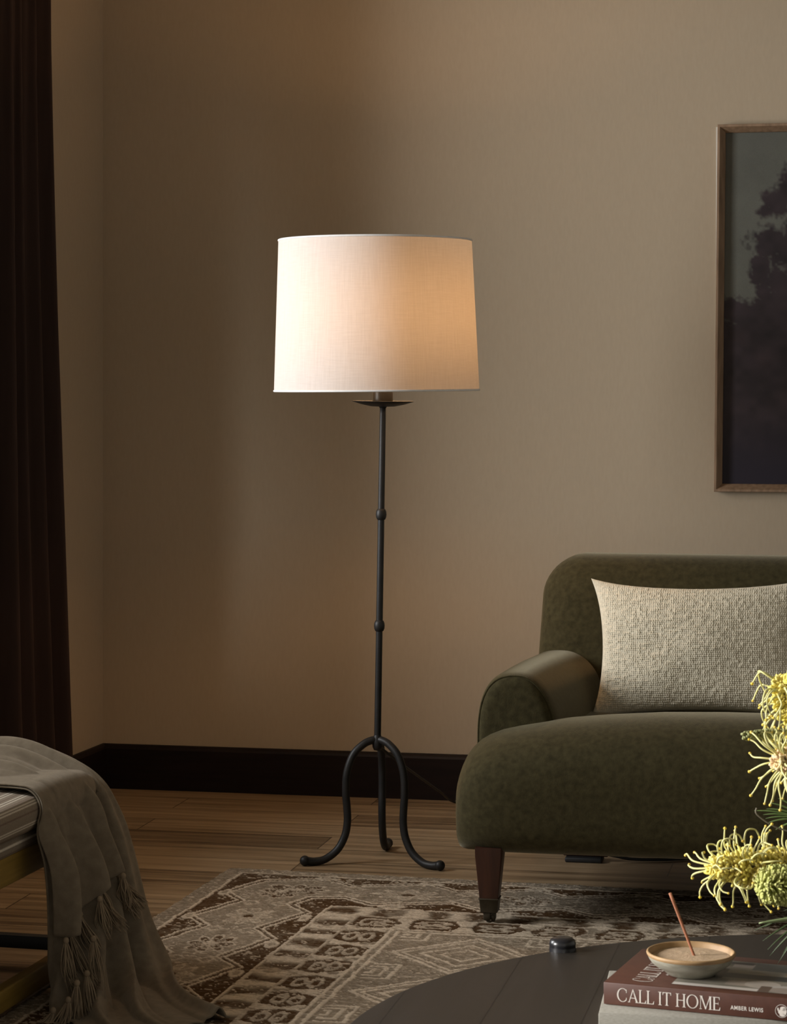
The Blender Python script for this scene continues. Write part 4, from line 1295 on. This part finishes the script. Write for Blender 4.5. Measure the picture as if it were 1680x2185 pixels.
def spider_flower(label, base, tip, dia, nstyles, slen, pm, seed, bud=None, curl=1.0, droop=0.0):
    """a brush-like flower head along base->tip carried by a stem out of the vase"""
    rr = random.Random(seed)
    T = empty('flower_stem', MOUTH + Vector((rr.uniform(-0.012, 0.012), rr.uniform(-0.012, 0.012), -0.12)))
    tag(T, label, 'flower', 'yellow brush flowers in the vase')
    ax = (tip - base); Ln = ax.length; ax.normalize()
    e1 = ax.orthogonal().normalized(); e2 = ax.cross(e1)
    root = Vector(T.location)
    mid = root.lerp(base, 0.5) + Vector((0, 0, 0.035))
    MB().tube([root, MOUTH.lerp(mid, 0.25) , mid, base, base + ax * Ln * 0.9], [0.0030, 0.0028, 0.0026, 0.0024, 0.0012], n=8, sub=6).build('stem', M['stem'], T)
    # dense curled perianths
    mb = MB()
    n = int(nstyles * 5.0)
    for k in range(n):
        t = rr.uniform(0.0, 1.0)
        phi = rr.uniform(0, 2 * PI)
        out = e1 * math.cos(phi) + e2 * math.sin(phi)
        env = math.sin(PI * min(1, 0.12 + 0.80 * t)) ** 0.6
        rad = dia / 2 * env * rr.uniform(0.55, 1.0)
        p = base + ax * (Ln * t)
        c = p + out * rad
        s_ = rr.uniform(0.0026, 0.0046)
        side = out.cross(ax)
        tw = rr.uniform(-0.7, 0.7)
        q = [p + out * rad * 0.25, c, c + (ax * 0.7 + side * tw) * s_ * 1.4 + out * s_ * 0.6, c + (ax * 0.2 + side * tw) * s_ * 2.2 - out * s_ * 0.4, c + side * tw * s_ * 1.2 - out * s_ * 0.7]
        mb.tube(q, [0.0009, 0.0015, 0.0018, 0.0015, 0.0008], n=6, sub=3)
    mb.build('petals', pm, T)
    # long hooked styles with golden tips: wiry, beyond counting
    ms, mt = MB(), MB()
    for k in range(nstyles):
        t = rr.uniform(0.02, 1.0)
        phi = rr.uniform(0, 2 * PI)
        out = e1 * math.cos(phi) + e2 * math.sin(phi)
        p = base + ax * (Ln * t) + out * dia * 0.22
        fwd = 0.25 + 0.9 * max(0, t - 0.55)
        d0 = (out + ax * fwd).normalized()
        side = d0.cross(ax).normalized()
        ln_ = slen * rr.uniform(0.75, 1.1)
        bend = rr.uniform(0.3, 1.0) * curl
        hook = rr.random() < 0.30 * curl
        vdir = (Vector((0, 0, 1)) if rr.random() < 0.75 else side)
        q1 = p + d0 * ln_ * 0.40 + ax * 0.12 * ln_
        q2 = p + d0 * ln_ * 0.78 + (-ax * 0.05 + side * rr.uniform(-0.15, 0.15)) * ln_ * bend
        if hook:
            q3 = q2 + (-ax * 0.28 + d0 * 0.04) * ln_
            q4 = q3 + (-ax * 0.06 - d0 * 0.22) * ln_
            pts = [p, q1, q2, q3, q4]
        else:
            q3 = p + d0 * ln_ * 1.0 + (-ax * 0.30 + side * rr.uniform(-0.3, 0.3)) * ln_ * bend
            pts = [p, q1, q2, q3]
        for i, q in enumerate(pts): q.z -= droop * (i / 3) ** 2
        ms.tube(pts, [0.0014, 0.0013, 0.0011, 0.0010], n=6, sub=6)
        mt.ball(pts[-1], rr.uniform(0.0016, 0.0022), 8, 6)
    st = ms.build('styles', M['style'], T); st['kind'] = 'stuff'
    tp = mt.build('style_tips', M['tip'], st)
    tp['kind'] = 'stuff'
    if bud:
        b0, b1, bd, nb = bud
        mb = MB()
        ax2 = (b1 - b0); L2 = ax2.length; ax2.normalize()
        f1 = ax2.orthogonal().normalized(); f2 = ax2.cross(f1)
        for k in range(nb):
            t = rr.random(); phi = rr.uniform(0, 2 * PI)
            out = f1 * math.cos(phi) + f2 * math.sin(phi)
            env = (1 - (2 * t - 1) ** 4) ** 0.5
            p = b0 + ax2 * L2 * t
            c = p + out * bd / 2 * env
            mb.tube([p + out * bd * 0.1, c, c + out * 0.0025 + ax2 * rr.uniform(-0.002, 0.002)], [0.0010, 0.0013, 0.0021], n=6, sub=2)
        mb.build('bud_cluster', M['bud'], T)
    return T

def on_y(px, py, Y): return at(px, py, Y)

spider_flower('large yellow brush flower hanging out furthest over the incense bowl', on_y(1735, 1850, 3.20), on_y(1518, 1852, 3.16), 0.052, 95, 0.046, M['petal_y'], 5,
              bud=(on_y(1735, 1890, 3.14), on_y(1618, 1888, 3.12), 0.046, 520))
spider_flower('topmost yellow brush flower in front of the cream pillow', on_y(1700, 1535, 3.26), on_y(1668, 1455, 3.22), 0.050, 55, 0.036, M['petal_y'], 9, curl=1.5, droop=0.012)
spider_flower('pale blush brush flower just below the grey-green bud spike', on_y(1748, 1612, 3.22), on_y(1658, 1627, 3.17), 0.036, 80, 0.050, M['petal_p'], 12, curl=0.5, droop=0.006)

def catkin():
    a, b = on_y(1720, 1558, 3.24), on_y(1585, 1571, 3.20)
    T = empty('bud_spike', MOUTH + Vector((0.01, 0.012, -0.12)))
    tag(T, 'slim grey-green bud spike pointing left between two yellow flowers', 'flower bud')
    root = Vector(T.location)
    MB().tube([root, MOUTH + Vector((0, 0, 0.06)), root.lerp(a, 0.55) + Vector((0, 0, 0.05)), a, a.lerp(b, 0.9)], [0.0028, 0.0026, 0.0022, 0.002, 0.0012], n=8, sub=6).build('stem', M['stem'], T)
    rr = random.Random(3)
    mb = MB()
    ax = (b - a); Ln = ax.length; ax.normalize(); e1 = ax.orthogonal().normalized(); e2 = ax.cross(e1)
    for k in range(420):
        t = rr.random(); phi = rr.uniform(0, 2 * PI)
        out = e1 * math.cos(phi) + e2 * math.sin(phi)
        p = a + ax * Ln * t
        r = 0.0062 * (1 - 0.25 * t) * (1 if t < 0.96 else 0.7)
        mb.ball(p + out * r, 0.0018, 6, 5)
    mb.build('buds', M['catkin'], T)
catkin()

def leaf_spray(label, hub, dirs, lens, wid, mat, seed, stem_pts, extra=None):
    rr = random.Random(seed)
    T = empty('leaf_spray', MOUTH + Vector((0.012 * rr.uniform(-1, 1), -0.012, -0.12)))
    tag(T, label, 'foliage', 'green leaf sprays in the vase')
    root = Vector(T.location)
    MB().tube([root] + stem_pts + [hub], [0.0030, 0.0026, 0.0018], n=8, sub=6).build('stem', M['stem'], T)
    for d, ln_ in zip(dirs, lens):
        mb = MB()
        d = d.normalized()
        side = d.cross(LY).normalized()
        n = 9
        Vt = []
        for i in range(n):
            t = i / (n - 1)
            wv = wid * (math.sin(PI * min(1, 0.15 + 0.85 * t)) ** 0.7)
            c = hub + d * ln_ * t + LZ * (0.010 * t - 0.016 * t * t)
            Vt += [c - side * wv + LY * 0.0012, c - LY * 0.0010, c + side * wv + LY * 0.0012, c + LY * 0.0008]
        R = [Vt[4 * i:4 * i + 4] for i in range(n)]
        mb.rings(R)
        mb.build('leaf', mat, T)
    if extra: extra(T)
    return T

h1 = on_y(1730, 1752, 3.22)
d1 = [LX * (x - 1730) + LZ * -(y - 1752) for x, y in ((1612, 1721), (1645, 1705), (1662, 1695), (1682, 1690), (1635, 1737), (1643, 1746), (1660, 1760), (1638, 1717), (1630, 1729))]
l1 = [0.077, 0.062, 0.056, 0.050, 0.060, 0.056, 0.046, 0.062, 0.064]
def twig(T):
    MB().tube([on_y(1740, 1790, 3.20), on_y(1690, 1776, 3.20), on_y(1650, 1762, 3.20), on_y(1616, 1738, 3.20), on_y(1615, 1724, 3.20)], 0.0011, n=6, sub=5).build('twig', M['stem'], T)
leaf_spray('fan of narrow green leaves right above the large yellow flower', h1, d1, l1, 0.0018, M['leaf'], 21, [MOUTH + Vector((0, 0, 0.05))], twig)
h2 = on_y(1745, 1948, 3.20)
d2 = [LX * (x - 1745) + LZ * -(y - 1948) + LY * q for x, y, q in ((1618, 1970, 0), (1608, 1984, 30), (1630, 2012, -30), (1640, 2040, 20), (1650, 2055, -10), (1622, 1995, -20), (1665, 2048, 40), (1672, 1933, 0))]
l2 = [0.070, 0.085, 0.080, 0.082, 0.080, 0.080, 0.070, 0.045]
def blade(T):
    mb = MB()
    a, b = on_y(1620, 1970, 3.12), on_y(1735, 1954, 3.14)
    R = []
    for i in range(13):
        t = i / 12
        c = a.lerp(b, t)
        wv = 0.0026 * math.sin(PI * min(1.0, 0.06 + 0.80 * t)) ** 0.6
        R.append([c - LZ * wv, c - LY * 0.0012, c + LZ * wv, c + LY * 0.0008])
    lf = mb.rings(R).build('leaf', M['leaf_pale'], T)
    lf['label'] = 'broader pale green leaf blade'
leaf_spray('dark green drooping leaf spray right beside the clay bowl', h2, d2, l2, 0.0016, M['leaf_dark'], 22, [MOUTH + Vector((-0.02, -0.01, 0.02))], blade)
